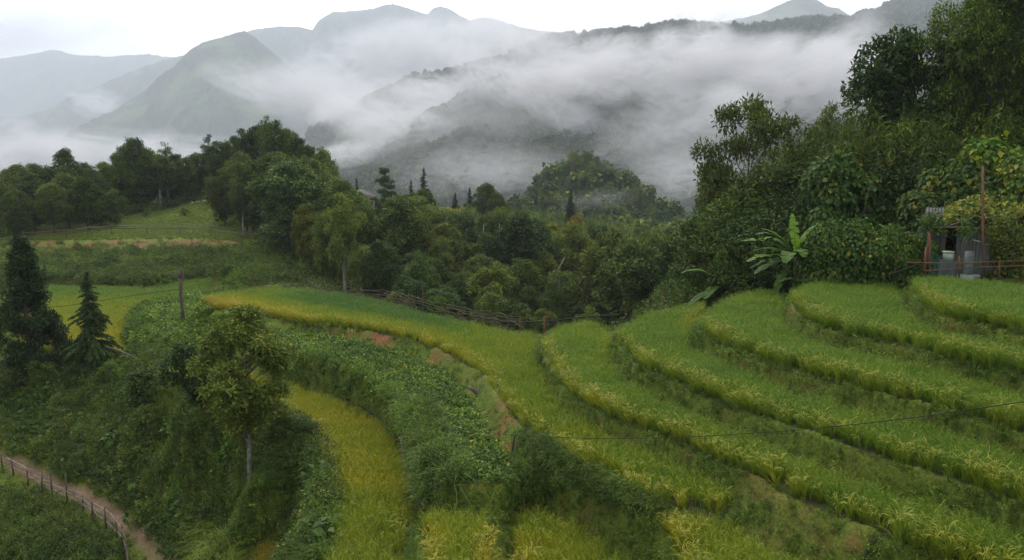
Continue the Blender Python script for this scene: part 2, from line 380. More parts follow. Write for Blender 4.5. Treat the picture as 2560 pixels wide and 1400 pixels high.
class Grid:
    def __init__(s, x0, x1, y0, y1, g, outer=None):
        s.x0, s.y0, s.g = x0, y0, g
        s.nx = int((x1 - x0) / g) + 1; s.ny = int((y1 - y0) / g) + 1
        s.x1 = x0 + (s.nx - 1) * g; s.y1 = y0 + (s.ny - 1) * g
        s.solve(outer)
    def solve(s, outer):
        GS = s.g; NX, NY = s.nx, s.ny
        xs = s.x0 + np.arange(NX) * GS; ys = s.y0 + np.arange(NY) * GS
        X, Y = np.meshgrid(xs, ys)
        zc = np.full(X.shape, np.nan)
        for k in ORDER:
            P = POLYS[k]; zg = field_ground(k)
            i0, i1 = np.clip(((P[:, 0].min() - s.x0) / GS - 3, (P[:, 0].max() - s.x0) / GS + 4), 0, NX).astype(int)
            j0, j1 = np.clip(((P[:, 1].min() - s.y0) / GS - 3, (P[:, 1].max() - s.y0) / GS + 4), 0, NY).astype(int)
            if i1 <= i0 or j1 <= j0: continue
            m = in_poly(X[j0:j1, i0:i1], Y[j0:j1, i0:i1], P)
            zc[j0:j1, i0:i1][dilate(m, max(1, int(round(0.3 / GS))))] = zg
        fieldmask = ~np.isnan(zc)
        if outer is not None:
            for sl in ((0, slice(None)), (-1, slice(None)), (slice(None), 0), (slice(None), -1)):
                q = outer.z(X[sl], Y[sl]); zc[sl] = np.where(np.isnan(zc[sl]), q, zc[sl])
        def line(W):
            W = np.array(W, float)
            for a, b in zip(W[:-1], W[1:]):
                n = max(2, int(np.hypot(*(b - a)[:2]) / (GS * 0.5)))
                for t in np.linspace(0, 1, n):
                    p = a + (b - a) * t
                    i = int(round((p[0] - s.x0) / GS)); j = int(round((p[1] - s.y0) / GS))
                    r = max(1, int(round(0.3 / GS)))
                    if r <= i < NX - r and r <= j < NY - r:
                        v = zc[j-r:j+r+1, i-r:i+r+1]; f = fieldmask[j-r:j+r+1, i-r:i+r+1]
                        v[~f] = p[2]
        for kd, L in EYE_LINES: line(at_depth([p[0] for p in L], [p[1] for p in L], [p[2] for p in L]))
        for L in WORLD_LINES: line(L)
        levels = [(zc, ~np.isnan(zc))]
        while min(levels[-1][0].shape) > 20:
            z, f = levels[-1]
            h, w = (z.shape[0] + 1) // 2, (z.shape[1] + 1) // 2
            zp = np.zeros((h * 2, w * 2)); fp = np.zeros((h * 2, w * 2))
            zp[:z.shape[0], :z.shape[1]] = np.where(f, z, 0); fp[:z.shape[0], :z.shape[1]] = f
            q = zp.reshape(h, 2, w, 2).sum((1, 3)); c = fp.reshape(h, 2, w, 2).sum((1, 3))
            levels.append((q / np.maximum(c, 1), c > 0))
        z = None
        for (zl, fl) in reversed(levels):
            if z is None: z = np.full(zl.shape, zl[fl].mean())
            else: z = np.repeat(np.repeat(z, 2, 0), 2, 1)[:zl.shape[0], :zl.shape[1]]
            z = np.where(fl, zl, z)
            for it in range(50):
                p = np.pad(z, 1, mode='edge')
                z = np.where(fl, zl, 0.25 * (p[2:, 1:-1] + p[:-2, 1:-1] + p[1:-1, 2:] + p[1:-1, :-2]))
        near = dilate(fieldmask, int(round(0.8 / GS))); g_is_near = outer is not None
        for it in range(24 if g_is_near else 160):
            p = np.pad(z, 1, mode='edge')
            q = 0.25 * (p[2:, 1:-1] + p[:-2, 1:-1] + p[1:-1, 2:] + p[1:-1, :-2])
            z = np.where(near, z, q)
        s.Z = z
    def z(s, x, y):
        fx = np.clip((x - s.x0) / s.g, 0, s.nx - 1.001); fy = np.clip((y - s.y0) / s.g, 0, s.ny - 1.001)
        i = fx.astype(int); j = fy.astype(int); u = fx - i; v = fy - j; A = s.Z
        return (A[j, i]*(1-u)*(1-v) + A[j, i+1]*u*(1-v) + A[j+1, i]*(1-u)*v + A[j+1, i+1]*u*v)

ORDER = sorted(FIELDS, key=lambda k: FIELDS[k][0])
POLYS = {k: smooth_poly(on_plane([p[0] for p in FIELDS[k][1]], [p[1] for p in FIELDS[k][1]], FIELDS[k][0])[:, :2], 3) for k in ORDER}
def field_ground(k): return FIELDS[k][0] - (RICE_H if k[0] in 'TY' else 0.0)
GX0, GX1, GY0, GY1 = -150.0, 112.0, 5.0, 245.0
WIDE = Grid(GX0, GX1, GY0, GY1, 0.6)
NEAR = Grid(-46.0, 50.0, 8.0, 82.0, 0.16, WIDE)

KNOLL = [(30, 365, 25, 24, 30), (14, 350, 10, 26, 30), (54, 352, 10, 30, 36)]
def far_z(x, y):
    r = np.hypot(x, y)
    z = -24 - np.clip(r - 240, 0, 600) * 0.10 - np.clip(r - 840, 0, 3000) * 0.05
    for (kx, ky, h, sx, sy) in KNOLL:
        z = z + h * np.exp(-((x - kx) / sx) ** 2 - ((y - ky) / sy) ** 2)
    return z

def ground_z(x, y):
    x = np.asarray(x, float); y = np.asarray(y, float)
    inn = (x > NEAR.x0) & (x < NEAR.x1) & (y > NEAR.y0) & (y < NEAR.y1)
    zin = np.where(inn, NEAR.z(x, y), WIDE.z(x, y))
    d = np.minimum(np.minimum(x - GX0, GX1 - x), GY1 - y)
    w = np.clip(d / 25.0, 0, 1); w = w * w * (3 - 2 * w)
    zf = np.where(y < 40, -22, far_z(x, y))
    return zin * w + zf * (1 - w)

def kind_at(x, y):
    k = np.zeros(np.shape(x), int)
    for i, n in enumerate(ORDER):
        P = POLYS[n]
        m = (x > P[:, 0].min()) & (x < P[:, 0].max()) & (y > P[:, 1].min()) & (y < P[:, 1].max())
        if m.any():
            r = np.zeros(np.shape(x), bool); r[m] = in_poly(x[m], y[m], P)
            if n[0] in 'TY': r[r] = ground_z(x[r], y[r]) < field_ground(n) + 0.22       # the foot of the riser above is no longer field
            k[r] = 100 + i
    return k
# ---------------------------------------------------------------- masks on the ground
def seg_dist(x, y, W, closed=False):
    W = np.asarray(W, float)[:, :2]; d = np.full(np.shape(x), 1e9)
    B = np.concatenate([W[1:], W[:1]]) if closed else W[1:]
    for a, b in zip(W, B):
        v = b - a; t = np.clip(((x - a[0]) * v[0] + (y - a[1]) * v[1]) / (v @ v + 1e-9), 0, 1)
        d = np.minimum(d, np.hypot(x - a[0] - t * v[0], y - a[1] - t * v[1]))
    return d

def eye_pts(L): return at_depth([p[0] for p in L], [p[1] for p in L], [p[2] for p in L])
PATH = eye_pts([l for k, l in EYE_LINES if k == 'path'][0])
LAWN = smooth_poly(eye_pts([(60,592,119),(250,590,118.5),(420,590,119),(570,592,119.5),(650,604,117),(600,560,133),(556,525,146),(575,470,160),(545,462,161),(515,485,156),(470,512,149),(410,528,147),(340,540,146),(270,556,137),(200,575,127),(120,585,122)])[:, :2], 3)
CUT_A = eye_pts([(60,612,116),(250,610,116),(420,604,117),(560,598,117.5)])
SOILS = [  # px, py, depth, radius, strength
 (165,588,122,4.5,1.1),(215,583,123,2.5,.8),(405,584,122,1.6,.8),(1190,958,38,0.9,1.3),(1110,915,44,1.2,.8),(1030,872,49,1.5,.9),(960,862,50,1.5,.8),(880,845,52,1.6,.7),(1240,1030,34.5,1.0,.8),(1270,1080,32,1.0,.9),(1290,1120,30.5,.9,.8),
 (1180,1235,30,1.1,1.2),(1215,1215,30,1.0,.8),(900,1005,46,1.8,1.0),(980,1045,42,1.4,.9),(850,975,48,1.6,.9),(780,945,51,1.4,.8),(1030,1200,34,.8,.8),(1020,1310,31,1.0,.9),(1030,1380,29,1.2,.9),(1240,1320,28,.8,.7),
 (710,662,99,2.8,1.2),(90,1150,49.4,.7,1.0),(240,1225,46,.6,.9),(20,1340,42,1.0,.9),(1400,790,75,3,.5),(1430,1260,27,1.2,.8),(1500,1300,26.5,1.2,.8),(1950,1290,22.5,1.4,.7),(2050,1340,22,1.2,.8),(1760,1300,23.5,.9,.6),(1850,1160,24.5,1.0,.6),(2300,1190,23,1.0,.5),
]
SOILS = [(*at_depth(a, b, c)[:2], r, s) for a, b, c, r, s in [(a, b, c, r, s * (0.42 if (a > 1400 or a < 400) and c < 60 else 1)) for a, b, c, r, s in SOILS]]
def soil_at(x, y):
    s = np.zeros(np.shape(x))
    for sx, sy, r, st in SOILS: s = s + st * np.exp(-((x - sx)**2 + (y - sy)**2) / (r * r))
    dc = seg_dist(x, y, CUT_A); cut = np.where(x > -52, 1.5, 0.9) * np.exp(-(dc / 2.6)**4)
    n = 0.5 * fbm(x * 0.8, y * 0.8, 5, 3) + 0.5 * fbm(x * 2.6, y * 2.6, 6, 3)
    s = s + cut
    return np.clip(0.75 * np.clip(cut, 0, 1) * np.clip((n - .47) * 9, 0, 1) + s * np.clip(n * 5.5 - 2.3, 0, 1.1) + np.clip((n - 0.60) * 2.5, 0, 0.45), 0, 1)
def lawn_at(x, y):
    m = in_poly(x, y, LAWN).astype(float); d = seg_dist(x, y, LAWN, True)
    return np.where(m > 0, np.clip(0.5 + d / 3, 0, 1), np.clip(0.5 - d / 3, 0, 1))
def path_at(x, y):
    p = np.clip(1.5 - seg_dist(x, y, PATH) / 0.42 + 0.7 * (fbm(x * 1.7, y * 1.7, 9, 3) - 0.5), 0, 1); m = (p > 0)
    if np.any(m):
        x_, y_ = np.asarray(x)[m], np.asarray(y)[m]; h = .2
        sl = np.hypot(ground_z(x_ + h, y_) - ground_z(x_ - h, y_), ground_z(x_, y_ + h) - ground_z(x_, y_ - h)) / (2 * h)
        p[m] = p[m] * np.clip(2.2 - 3.2 * sl, 0, 1)
    return p

def gz(x, y): return float(ground_z(np.array([x]), np.array([y]))[0])

def build_ground():
    az = np.concatenate([np.linspace(-180, -38, 40, endpoint=False), np.linspace(-38, 38, 640), np.linspace(38, 180, 41)[1:-1]])
    az = np.radians(az)
    r = [0.0, 3.0, 7.0]; 
    r += list(np.exp(np.arange(np.log(10.0), np.log(125), 0.0066))); r += list(np.exp(np.arange(np.log(125.5), np.log(10500), 0.03))[0:])
    r = np.array(r); A, R = np.meshgrid(az, r); X = R * np.sin(A); Y = R * np.cos(A)
    Z = ground_z(X, Y)
    K = kind_at(X.ravel(), Y.ravel()).reshape(X.shape)
    pa = path_at(X, Y); la = lawn_at(X, Y); so = soil_at(X, Y) * (1 - 0.8 * (la > 0.6)); so[K > 0] *= 0.4
    near = (R > 10) & (R < 400)
    bump = (fbm(X * 1.3, Y * 1.3, 2, 4) - 0.5) * 0.35 + (fbm(X * 0.25, Y * 0.25, 3, 3) - 0.5) * 0.5
    bump = bump * np.where(K > 0, 0.08, 1) * (1 - 0.85 * pa) * (1 - 0.6 * la)
    Z = Z + np.where(near, bump, 0) - 0.08 * (pa > 0.5)
    Z = np.where(R < 9, -9.0, Z)
    n, m = len(az), len(r)
    V = np.stack([X, Y, Z], -1).reshape(-1, 3)
    k = np.arange(m - 1)[:, None] * n; i = np.arange(n)[None]
    Q = np.stack([k + i, k + (i + 1) % n, k + n + (i + 1) % n, k + n + i], -1).reshape(-1, 4)
    c = NM('earth_and_turf'); 
    def at(nm): return c.n('ShaderNodeAttribute', attribute_name=nm, attribute_type='GEOMETRY').outputs['Fac']
    n1 = c.noise(1.6, 6, 0.65); n2 = c.noise(12.0, 5, 0.6); n3 = c.noise(0.15, 3)
    soil = c.mix(c.rng(n2, 0.3, 0.7), (0.085, 0.042, 0.022), (0.17, 0.07, 0.03)); soil = c.mix(c.rng(n1, 0.35, 0.7), soil, (0.16, 0.07, 0.032))
    moss = c.mix(c.rng(n2, 0.35, 0.65), (0.042, 0.064, 0.009), (0.11, 0.15, 0.019)); moss = c.mix(c.rng(n1, 0.5, 0.8), moss, (0.045, 0.038, 0.016))
    lawn = c.mix(c.rng(n2, 0.3, 0.7), (0.10, 0.15, 0.022), (0.16, 0.20, 0.03)); lawn = c.mix(c.rng(n1, 0.4, 0.75), lawn, (0.08, 0.085, 0.02)); lawn = c.mix(c.rng(n3, 0.35, 0.8), lawn, (0.08, 0.115, 0.018))
    path = c.mix(c.rng(n1, 0.3, 0.7), (0.12, 0.07, 0.04), (0.22, 0.155, 0.11)); path = c.mix(1.0, path, c.mix(c.rng(n2, .3, .7), (.75,) * 3, (1.15,) * 3), 'MULTIPLY')
    col0 = 0; paddy = (0.030, 0.030, 0.012)
    moss = c.mix(at('wood'), moss, (0.018, 0.034, 0.012)); col = c.mix(at('soil'), moss, soil); col = c.mix(at('lawn'), col, lawn); col = c.mix(at('paddy'), col, paddy); col = c.mix(at('path'), col, path)
    mat = c.done(c.principled(col, 0.9, 0.1, c.noise(9, 6, 0.7), 0.7, 0.08))
    me = make_mesh('ground', V, Q, [mat], smooth=True, attrs={'soil': ('FLOAT', 'POINT', so.ravel()), 'lawn': ('FLOAT', 'POINT', la.ravel()), 'path': ('FLOAT', 'POINT', pa.ravel()), 'wood': ('FLOAT', 'POINT', np.clip((R - 140) / 40, 0, 1).ravel()), 'paddy': ('FLOAT', 'POINT', (K > 0).ravel().astype(float))})
    o = link('ground', me); tag(o, 'terraced hillside ground of moss, red earth and dirt path', None, None, 'structure')
build_ground()

# ---------------------------------------------------------------- mountains
def mountain(name, ridge, D, front, zbase, label, amp=1.0, nu=260, nv=90, seed=0, rough=0.006):
    rp = np.array(ridge, float); u = np.linspace(rp[0, 0], rp[-1, 0], nu)
    # smooth interpolation of the ridge line
    t = np.interp(u, rp[:, 0], rp[:, 1])
    P = at_depth(u, t, D)
    s = np.arange(nu) / nu
    jag = (fbm(u / 22.0, u * 0 + seed, seed, 4) - 0.5) * D * rough
    P[:, 2] += jag
    v = np.concatenate([np.linspace(-0.5, 0, 14, endpoint=False), np.linspace(0, 1, nv)])
    Vv, _ = np.meshgrid(v, u, indexing='ij')
    H = P[:, 2][None] - zbase
    yy = np.where(Vv < 0, P[:, 1][None] - Vv * D * 0.6, P[:, 1][None] * (1 - Vv * (1 - front)))
    xx = P[:, 0][None] * (yy / P[:, 1][None]) ** 0.6
    prof = np.where(Vv < 0, np.clip(1 + Vv * 1.6, 0, 1), 1 - Vv ** 1.12)
    L = D * 0.06
    ri = 1 - np.abs(2 * fbm(xx / L + seed * 3.1, yy / (L * 2.6), seed + 11, 5, 0.5) - 1) * 2
    ri2 = fbm(xx / (L * 0.25), yy / (L * 0.25), seed + 31, 4)
    fall = np.clip(np.abs(Vv) * 5, 0, 1) * np.clip((1 - Vv) * 4, 0, 1)
    zz = zbase + H * prof + fall * (amp * D * 0.020 * (ri - 0.4) + D * 0.006 * (ri2 - 0.5))
    zz += (fbm(xx / (D * 0.003), yy / (D * 0.003), 3, 2) - 0.5) * D * 0.0022
    V = np.stack([xx, yy, zz], -1).reshape(-1, 3); m, n = Vv.shape
    k = np.arange(m - 1)[:, None] * n; i = np.arange(n - 1)[None]
    Q = np.stack([k + i, k + i + 1, k + n + i + 1, k + n + i], -1).reshape(-1, 4)
    me = make_mesh(name, V, Q, [MOUNTAIN_MAT], smooth=True)
    o = link(name, me); tag(o, label, None, None, 'structure')
    return xx, yy, zz

c = NM('forested_mountain')
n1 = c.noise(0.05, 6, 0.7); n2 = c.noise(0.004, 7, 0.68)
col = c.mix(c.rng(n1, 0.3, 0.7), (0.010, 0.020, 0.009), (0.055, 0.08, 0.026))
col = c.mix(c.rng(n2, 0.48, 0.62), col, (0.10, 0.13, 0.045))
MOUNTAIN_MAT = c.done(c.principled(col, 0.95, 0.05, c.noise(0.12, 5, 0.7), 1.0, 4.0))

MT_NEAR = mountain('mountain', [(700,520),(760,490),(820,455),(870,430),(950,380),(1010,345),(1070,300),(1120,270),(1180,238),(1230,215),(1290,198),(1350,190),(1500,195),(1700,215),(2000,240),(2300,250),(2700,250)], 1500, 0.50, -90, 'misty green forested slope filling the middle of the valley', 0.8, 420, 130, 1)
MT_BACK = mountain('mountain', [(780,330),(860,290),(950,235),(1010,204),(1060,192),(1100,184),(1180,167),(1240,158),(1290,132),(1330,112),(1400,93),(1480,86),(1560,84),(1640,70),(1700,64),(1760,70),(1830,74),(1900,72),(2000,60),(2200,50),(2600,40)], 2200, 0.62, -120, 'wooded ridge line rising out of the cloud behind the green slope', 0.8, 420, 80, 2)
MT_RIGHT = mountain('mountain', [(1850,120),(1900,92),(1960,62),(2010,52),(2060,47),(2130,52),(2160,36),(2200,22),(2250,4),(2330,-20),(2450,-50),(2600,-90),(2900,-140)], 2600, 0.62, -120, 'dark wooded mountain shoulder at the upper right behind the big trees', 0.8, 360, 80, 3)
mountain('mountain', [(1700,90),(1760,62),(1850,46),(1900,34),(1940,16),(1975,0),(2005,-8),(2040,-2),(2070,16),(2100,22),(2140,50),(2180,90),(2300,130)], 5200, 0.72, -150, 'smooth grey peak above the right end of the cloud bank', 0.5, 240, 60, 4, 0.001)
mountain('mountain', [(20,460),(90,410),(180,342),(240,305),(300,270),(360,228),(410,190),(450,160),(480,124),(510,105),(540,97),(570,88),(610,78),(640,95),(680,130),(720,165),(800,230),(900,300),(1000,380)], 4600, 0.68, -200, 'steep conical mountain standing left of centre in the haze', 1.1, 320, 90, 5, 0.002)
mountain('mountain', [(560,100),(600,84),(640,73),(700,66),(750,68),(782,75),(795,52),(830,31),(860,30),(900,26),(940,20),(965,11),(985,10),(1010,17),(1040,28),(1068,36),(1080,22),(1100,15),(1120,20),(1150,38),(1180,55),(1230,80),(1300,95),(1400,104),(1550,130)], 7200, 0.75, -250, 'high far mountain with a double rounded summit at the top of the picture', 1.7, 320, 70, 6, 0.001)
mountain('mountain', [(1100,80),(1150,58),(1180,50),(1210,43),(1240,49),(1300,68),(1400,84),(1500,78),(1545,68),(1600,90)], 8600, 0.85, -250, 'small faint summit in the gap right of the double peak', 0.4, 160, 40, 7, 0.0006)
mountain('mountain', [(-700,150),(-200,165),(0,147),(40,141),(80,135),(130,125),(155,128),(170,135),(200,138),(280,142),(320,137),(370,135),(410,142),(470,142),(600,160),(700,200)], 8800, 0.75, -300, 'palest long ridge at the far left under the grey cloud', 1.3, 280, 60, 8, 0.0012)
mountain('mountain', [(-500,380),(-100,330),(0,300),(60,290),(150,265),(250,222),(330,182),(400,152),(450,141),(530,136),(620,170)], 6400, 0.75, -250, 'faint lower spur running down from the far left ridge', 1.5, 240, 60, 9, 0.002)
# ---------------------------------------------------------------- plant materials
M_DARKLEAF = leaf_mat('dark_leaf', (0.018, 0.038, 0.010), (0.055, 0.098, 0.022), (0.09, 0.13, 0.03), 0.12, 0.22, 0.45)
M_MIDLEAF = leaf_mat('mid_leaf', (0.03, 0.058, 0.012), (0.095, 0.145, 0.032), (0.15, 0.17, 0.05), 0.15, 0.25, 0.45)
M_BRIGHTLEAF = leaf_mat('bright_leaf', (0.04, 0.09, 0.014), (0.12, 0.21, 0.04), (0.18, 0.24, 0.06), 0.12, 0.3, 0.45)
M_OLIVELEAF = leaf_mat('olive_leaf', (0.036, 0.06, 0.012), (0.105, 0.14, 0.028), (0.14, 0.15, 0.03), 0.15, 0.28, 0.5)
M_VINELEAF = leaf_mat('vine_leaf', (0.022, 0.058, 0.012), (0.075, 0.145, 0.03), (0.2, 0.19, 0.03), 0.05, 0.25, 0.4, 0.35)
M_YELLOWVINE = leaf_mat('yellow_vine_leaf', (0.12, 0.15, 0.03), (0.24, 0.26, 0.05), (0.3, 0.24, 0.05), 0.2, 0.3, 0.45)
M_NEEDLE = leaf_mat('needle', (0.014, 0.032, 0.012), (0.045, 0.082, 0.026), None, 0, 0.12, 0.5)
M_BANANA = leaf_mat('banana_leaf', (0.065, 0.14, 0.025), (0.11, 0.20, 0.035), None, 0, 0.35, 0.35, 0.4, nscale=2.0)
M_FLOWER = plain_mat('pale_flower', (0.35, 0.38, 0.28), (0.5, 0.52, 0.42))
M_BARK = plain_mat('bark', (0.045, 0.035, 0.027), (0.13, 0.11, 0.09), 6, stretch=(1, 1, 0.3))
M_PALEBARK = plain_mat('pale_bark', (0.12, 0.11, 0.09), (0.30, 0.28, 0.24), 4, stretch=(1, 1, 0.4))
M_SPOTBARK = plain_mat('lichened_bark', (0.02, 0.018, 0.015), (0.26, 0.25, 0.22), 7)
M_WOOD = plain_mat('weathered_wood', (0.06, 0.042, 0.03), (0.17, 0.125, 0.09), 8, stretch=(1, 1, 0.2))
M_REDWOOD = plain_mat('reddish_pole', (0.07, 0.035, 0.02), (0.17, 0.085, 0.048), 8, stretch=(1, 1, 0.2))
M_GREYWOOD = plain_mat('grey_wood', (0.10, 0.095, 0.09), (0.25, 0.24, 0.235), 8, stretch=(1, 1, 0.2))
M_BLACK = plain_mat('black_plastic', (0.008, 0.009, 0.010), (0.018, 0.019, 0.021), 5, 0.7, 0.2)
M_STONE = plain_mat('stone', (0.16, 0.13, 0.10), (0.38, 0.33, 0.27), 3)

def grass_mat(name, stops, top_gain=1.25):
    m = NM(name); g = m.n('ShaderNodeNewGeometry'); r = g.outputs['Random Per Island']
    tn = m.n('ShaderNodeAttribute', attribute_name='tint', attribute_type='INSTANCER').outputs['Fac']
    oi = m.n('ShaderNodeObjectInfo').outputs['Random']
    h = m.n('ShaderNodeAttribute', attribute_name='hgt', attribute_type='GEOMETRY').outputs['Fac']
    t = m.math('ADD', tn, m.math('MULTIPLY', m.math('SUBTRACT', r, 0.5), 0.22))
    t = m.math('ADD', t, m.math('MULTIPLY', m.math('SUBTRACT', m.noise(0.5, 3), 0.5), 0.45))
    t = m.math('ADD', t, m.math('MULTIPLY', m.math('SUBTRACT', oi, 0.5), 0.16))
    c = m.ramp(t, stops)
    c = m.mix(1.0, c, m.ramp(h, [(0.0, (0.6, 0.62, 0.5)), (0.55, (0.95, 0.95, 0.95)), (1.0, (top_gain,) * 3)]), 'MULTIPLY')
    p = m.principled(c, 0.55, 0.2)
    tr = m.n('ShaderNodeBsdfTranslucent', {'Color': c})
    return m.done(m.n('ShaderNodeMixShader', {0: 0.35, 1: p.outputs[0], 2: tr.outputs[0]}))
RICE_STOPS = [(0.0, (0.055, 0.13, 0.022)), (0.3, (0.105, 0.195, 0.016)), (0.55, (0.185, 0.235, 0.012)), (0.78, (0.30, 0.29, 0.012)), (1.0, (0.25, 0.185, 0.02))]
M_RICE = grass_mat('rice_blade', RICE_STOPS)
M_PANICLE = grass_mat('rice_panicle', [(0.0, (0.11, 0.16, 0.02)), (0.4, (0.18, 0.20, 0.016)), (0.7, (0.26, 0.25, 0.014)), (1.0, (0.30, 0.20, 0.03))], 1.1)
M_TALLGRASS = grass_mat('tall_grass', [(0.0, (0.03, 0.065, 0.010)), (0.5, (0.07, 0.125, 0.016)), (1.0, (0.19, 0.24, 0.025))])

# ---------------------------------------------------------------- small plants
def blades(n, rng, h, w, lean, base, seg=3, droop=0.3):
    """n curved strips; returns V, Q, hgt"""
    az = rng.uniform(0, 6.283, n); L = h * rng.uniform(0.65, 1.1, n); ln = np.abs(rng.normal(0, lean, n)) + 0.04
    b0 = rng.normal(0, base, (n, 2)); D = np.stack([np.cos(az), np.sin(az)], 1); S = np.stack([-np.sin(az), np.cos(az), 0 * az], 1)
    tw = rng.uniform(0, 6.283, n); S = np.stack([np.cos(tw), np.sin(tw), 0 * tw], 1)
    V = []; H = []
    for k in range(seg + 1):
        t = k / seg
        out = L * (ln * t + droop * t**3 * (0.4 + ln)); z = L * (t - droop * 0.8 * t**3 * (0.3 + ln))
        c = np.stack([b0[:, 0] + D[:, 0] * out, b0[:, 1] + D[:, 1] * out, z], 1)
        ww = w * (1 - 0.85 * t**2) * 0.5
        V += [c - S * ww, c + S * ww]; H += [np.full(n, t)] * 2
    V = np.stack(V, 1); H = np.stack(H, 1); m = 2 * (seg + 1)
    Q = np.concatenate([np.stack([np.arange(n) * m + 2*k, np.arange(n) * m + 2*k + 1, np.arange(n) * m + 2*k + 3, np.arange(n) * m + 2*k + 2], 1) for k in range(seg)])
    return V.reshape(-1, 3), Q, H.ravel()

def panicles(n, rng, w, h0=0.58, L=0.30):
    az = rng.uniform(0, 6.283, n); ln = rng.uniform(0.02, 0.16, n); D = np.stack([np.cos(az), np.sin(az)], 1); seg = 5
    tw = az + np.pi / 2 + rng.normal(0, .5, n); S = np.stack([np.cos(tw), np.sin(tw), 0 * tw], 1); hh = h0 * rng.uniform(.8, 1.1, n); LL = L * rng.uniform(.8, 1.25, n); cur = rng.uniform(1.7, 2.9, n)
    o = hh * ln; z = hh.copy(); V = []; H = []
    for k in range(seg + 1):
        t = k / seg; c = np.stack([D[:, 0] * o, D[:, 1] * o, z], 1); ww = w * (0.25 if k == 0 else 0.6 if k == 1 else 1.0 if k < seg else .4) * .5
        V += [c - S * ww, c + S * ww]; H += [np.full(n, .55 + .45 * t)] * 2
        th = cur * (t + .5 / seg); o = o + np.sin(th) * LL / seg; z = z + np.cos(th) * LL / seg
    V = np.stack(V, 1); H = np.stack(H, 1); m = 2 * (seg + 1)
    Q = np.concatenate([np.stack([np.arange(n) * m + 2*k, np.arange(n) * m + 2*k + 1, np.arange(n) * m + 2*k + 3, np.arange(n) * m + 2*k + 2], 1) for k in range(seg)])
    return V.reshape(-1, 3), Q, H.ravel()

def rice_tuft(seed, front=False, wide=1.0):
    rng = np.random.default_rng(seed)
    V, Q, H = blades(22, rng, 0.72, 0.015 * wide, 0.13, 0.035 * wide, 3, 0.45)
    V2, Q2, H2 = panicles(9, rng, 0.017 * wide, .54, .28) if front else panicles(2, rng, 0.013 * wide, .5, .24)
    return make_mesh('rice_tuft', np.concatenate([V, V2]), np.concatenate([Q, Q2 + len(V)]), [M_RICE, M_PANICLE], np.r_[np.zeros(len(Q)), np.ones(len(Q2))],
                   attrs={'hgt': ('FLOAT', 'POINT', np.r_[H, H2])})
RICE = [rice_tuft(i) for i in range(5)] + [rice_tuft(20 + i, True) for i in range(4)] + [rice_tuft(40 + i, False, 2.2) for i in range(3)]

def grass_tuft(seed, h=0.9, n=24, w=0.045, base=0.12, lean=0.5):
    rng = np.random.default_rng(seed); V, Q, H = blades(n, rng, h, w, lean, base, 4, 0.8)
    return make_mesh('grass_tuft', V, Q, [M_TALLGRASS], attrs={'hgt': ('FLOAT', 'POINT', H)})

def leaf_dome(seed, n, r, h, leaf, mat, aspect=0.6, up=0.9, stems=0):
    rng = np.random.default_rng(seed); nt = max(3, n // 9)
    d = rdirs(nt, rng); d[:, 2] = np.abs(d[:, 2]); rr = rng.uniform(0.35, 1.0, nt) ** 0.6 * (0.8 + 0.4 * rng.random(nt))
    C = d * rr[:, None] * np.array([r, r, h]); k = rng.integers(0, nt, n)
    P = C[k] + rdirs(n, rng) * leaf * 1.1; P[:, 2] = np.maximum(P[:, 2], 0.01)
    N = unit(d[k] * 0.6 + rdirs(n, rng) * 0.55 + np.array([0, 0, up])); D = unit(rdirs(n, rng) + d[k] * 0.5 - np.array([0, 0, 0.25]))
    Lf = leaf * rng.uniform(0.6, 1.35, n)
    V, Q = leaves(P, D, N, Lf, Lf * aspect)
    return make_mesh('leaf_clump', V, Q, [mat])
WEEDS = [leaf_dome(100 + i, 60, 0.26, 0.16, 0.055, [M_BRIGHTLEAF, M_BRIGHTLEAF, M_OLIVELEAF][i % 3]) for i in range(6)] + [grass_tuft(130 + i, 0.35, 26, 0.010, 0.06, 0.4) for i in range(3)]
BEANS = [leaf_dome(150 + i, 60, 0.34, 0.30, 0.11, [M_BRIGHTLEAF, M_VINELEAF, M_BRIGHTLEAF][i % 3], 0.75) for i in range(5)]
SHRUBS = [leaf_dome(170 + i, 420, 0.75, 0.95, 0.10, [M_DARKLEAF, M_MIDLEAF, M_MIDLEAF, M_BRIGHTLEAF, M_DARKLEAF, M_OLIVELEAF][i % 6], 0.5) for i in range(8)]
BIGLEAF = [leaf_dome(190 + i, 40, 0.6, 0.6, 0.34, M_VINELEAF, 0.8, 0.6) for i in range(3)]
TALLG = [grass_tuft(200 + i) for i in range(4)]

# ---------------------------------------------------------------- trees
def limb(g, a, b, r0, r1, rng, n=5, m=0, sag=0.08, sides=5):
    a = np.asarray(a, float); b = np.asarray(b, float); t = np.linspace(0, 1, n)[:, None]
    L = np.linalg.norm(b - a); p = a + (b - a) * t + rng.normal(0, 0.03 * L, (n, 3)) * (np.sin(np.pi * t)); p[:, 2] += (np.sin(np.pi * t[:, 0])) * L * sag
    V, Q = tube(p, np.linspace(r0, r1, n), sides); g.add(V, Q, m); return p

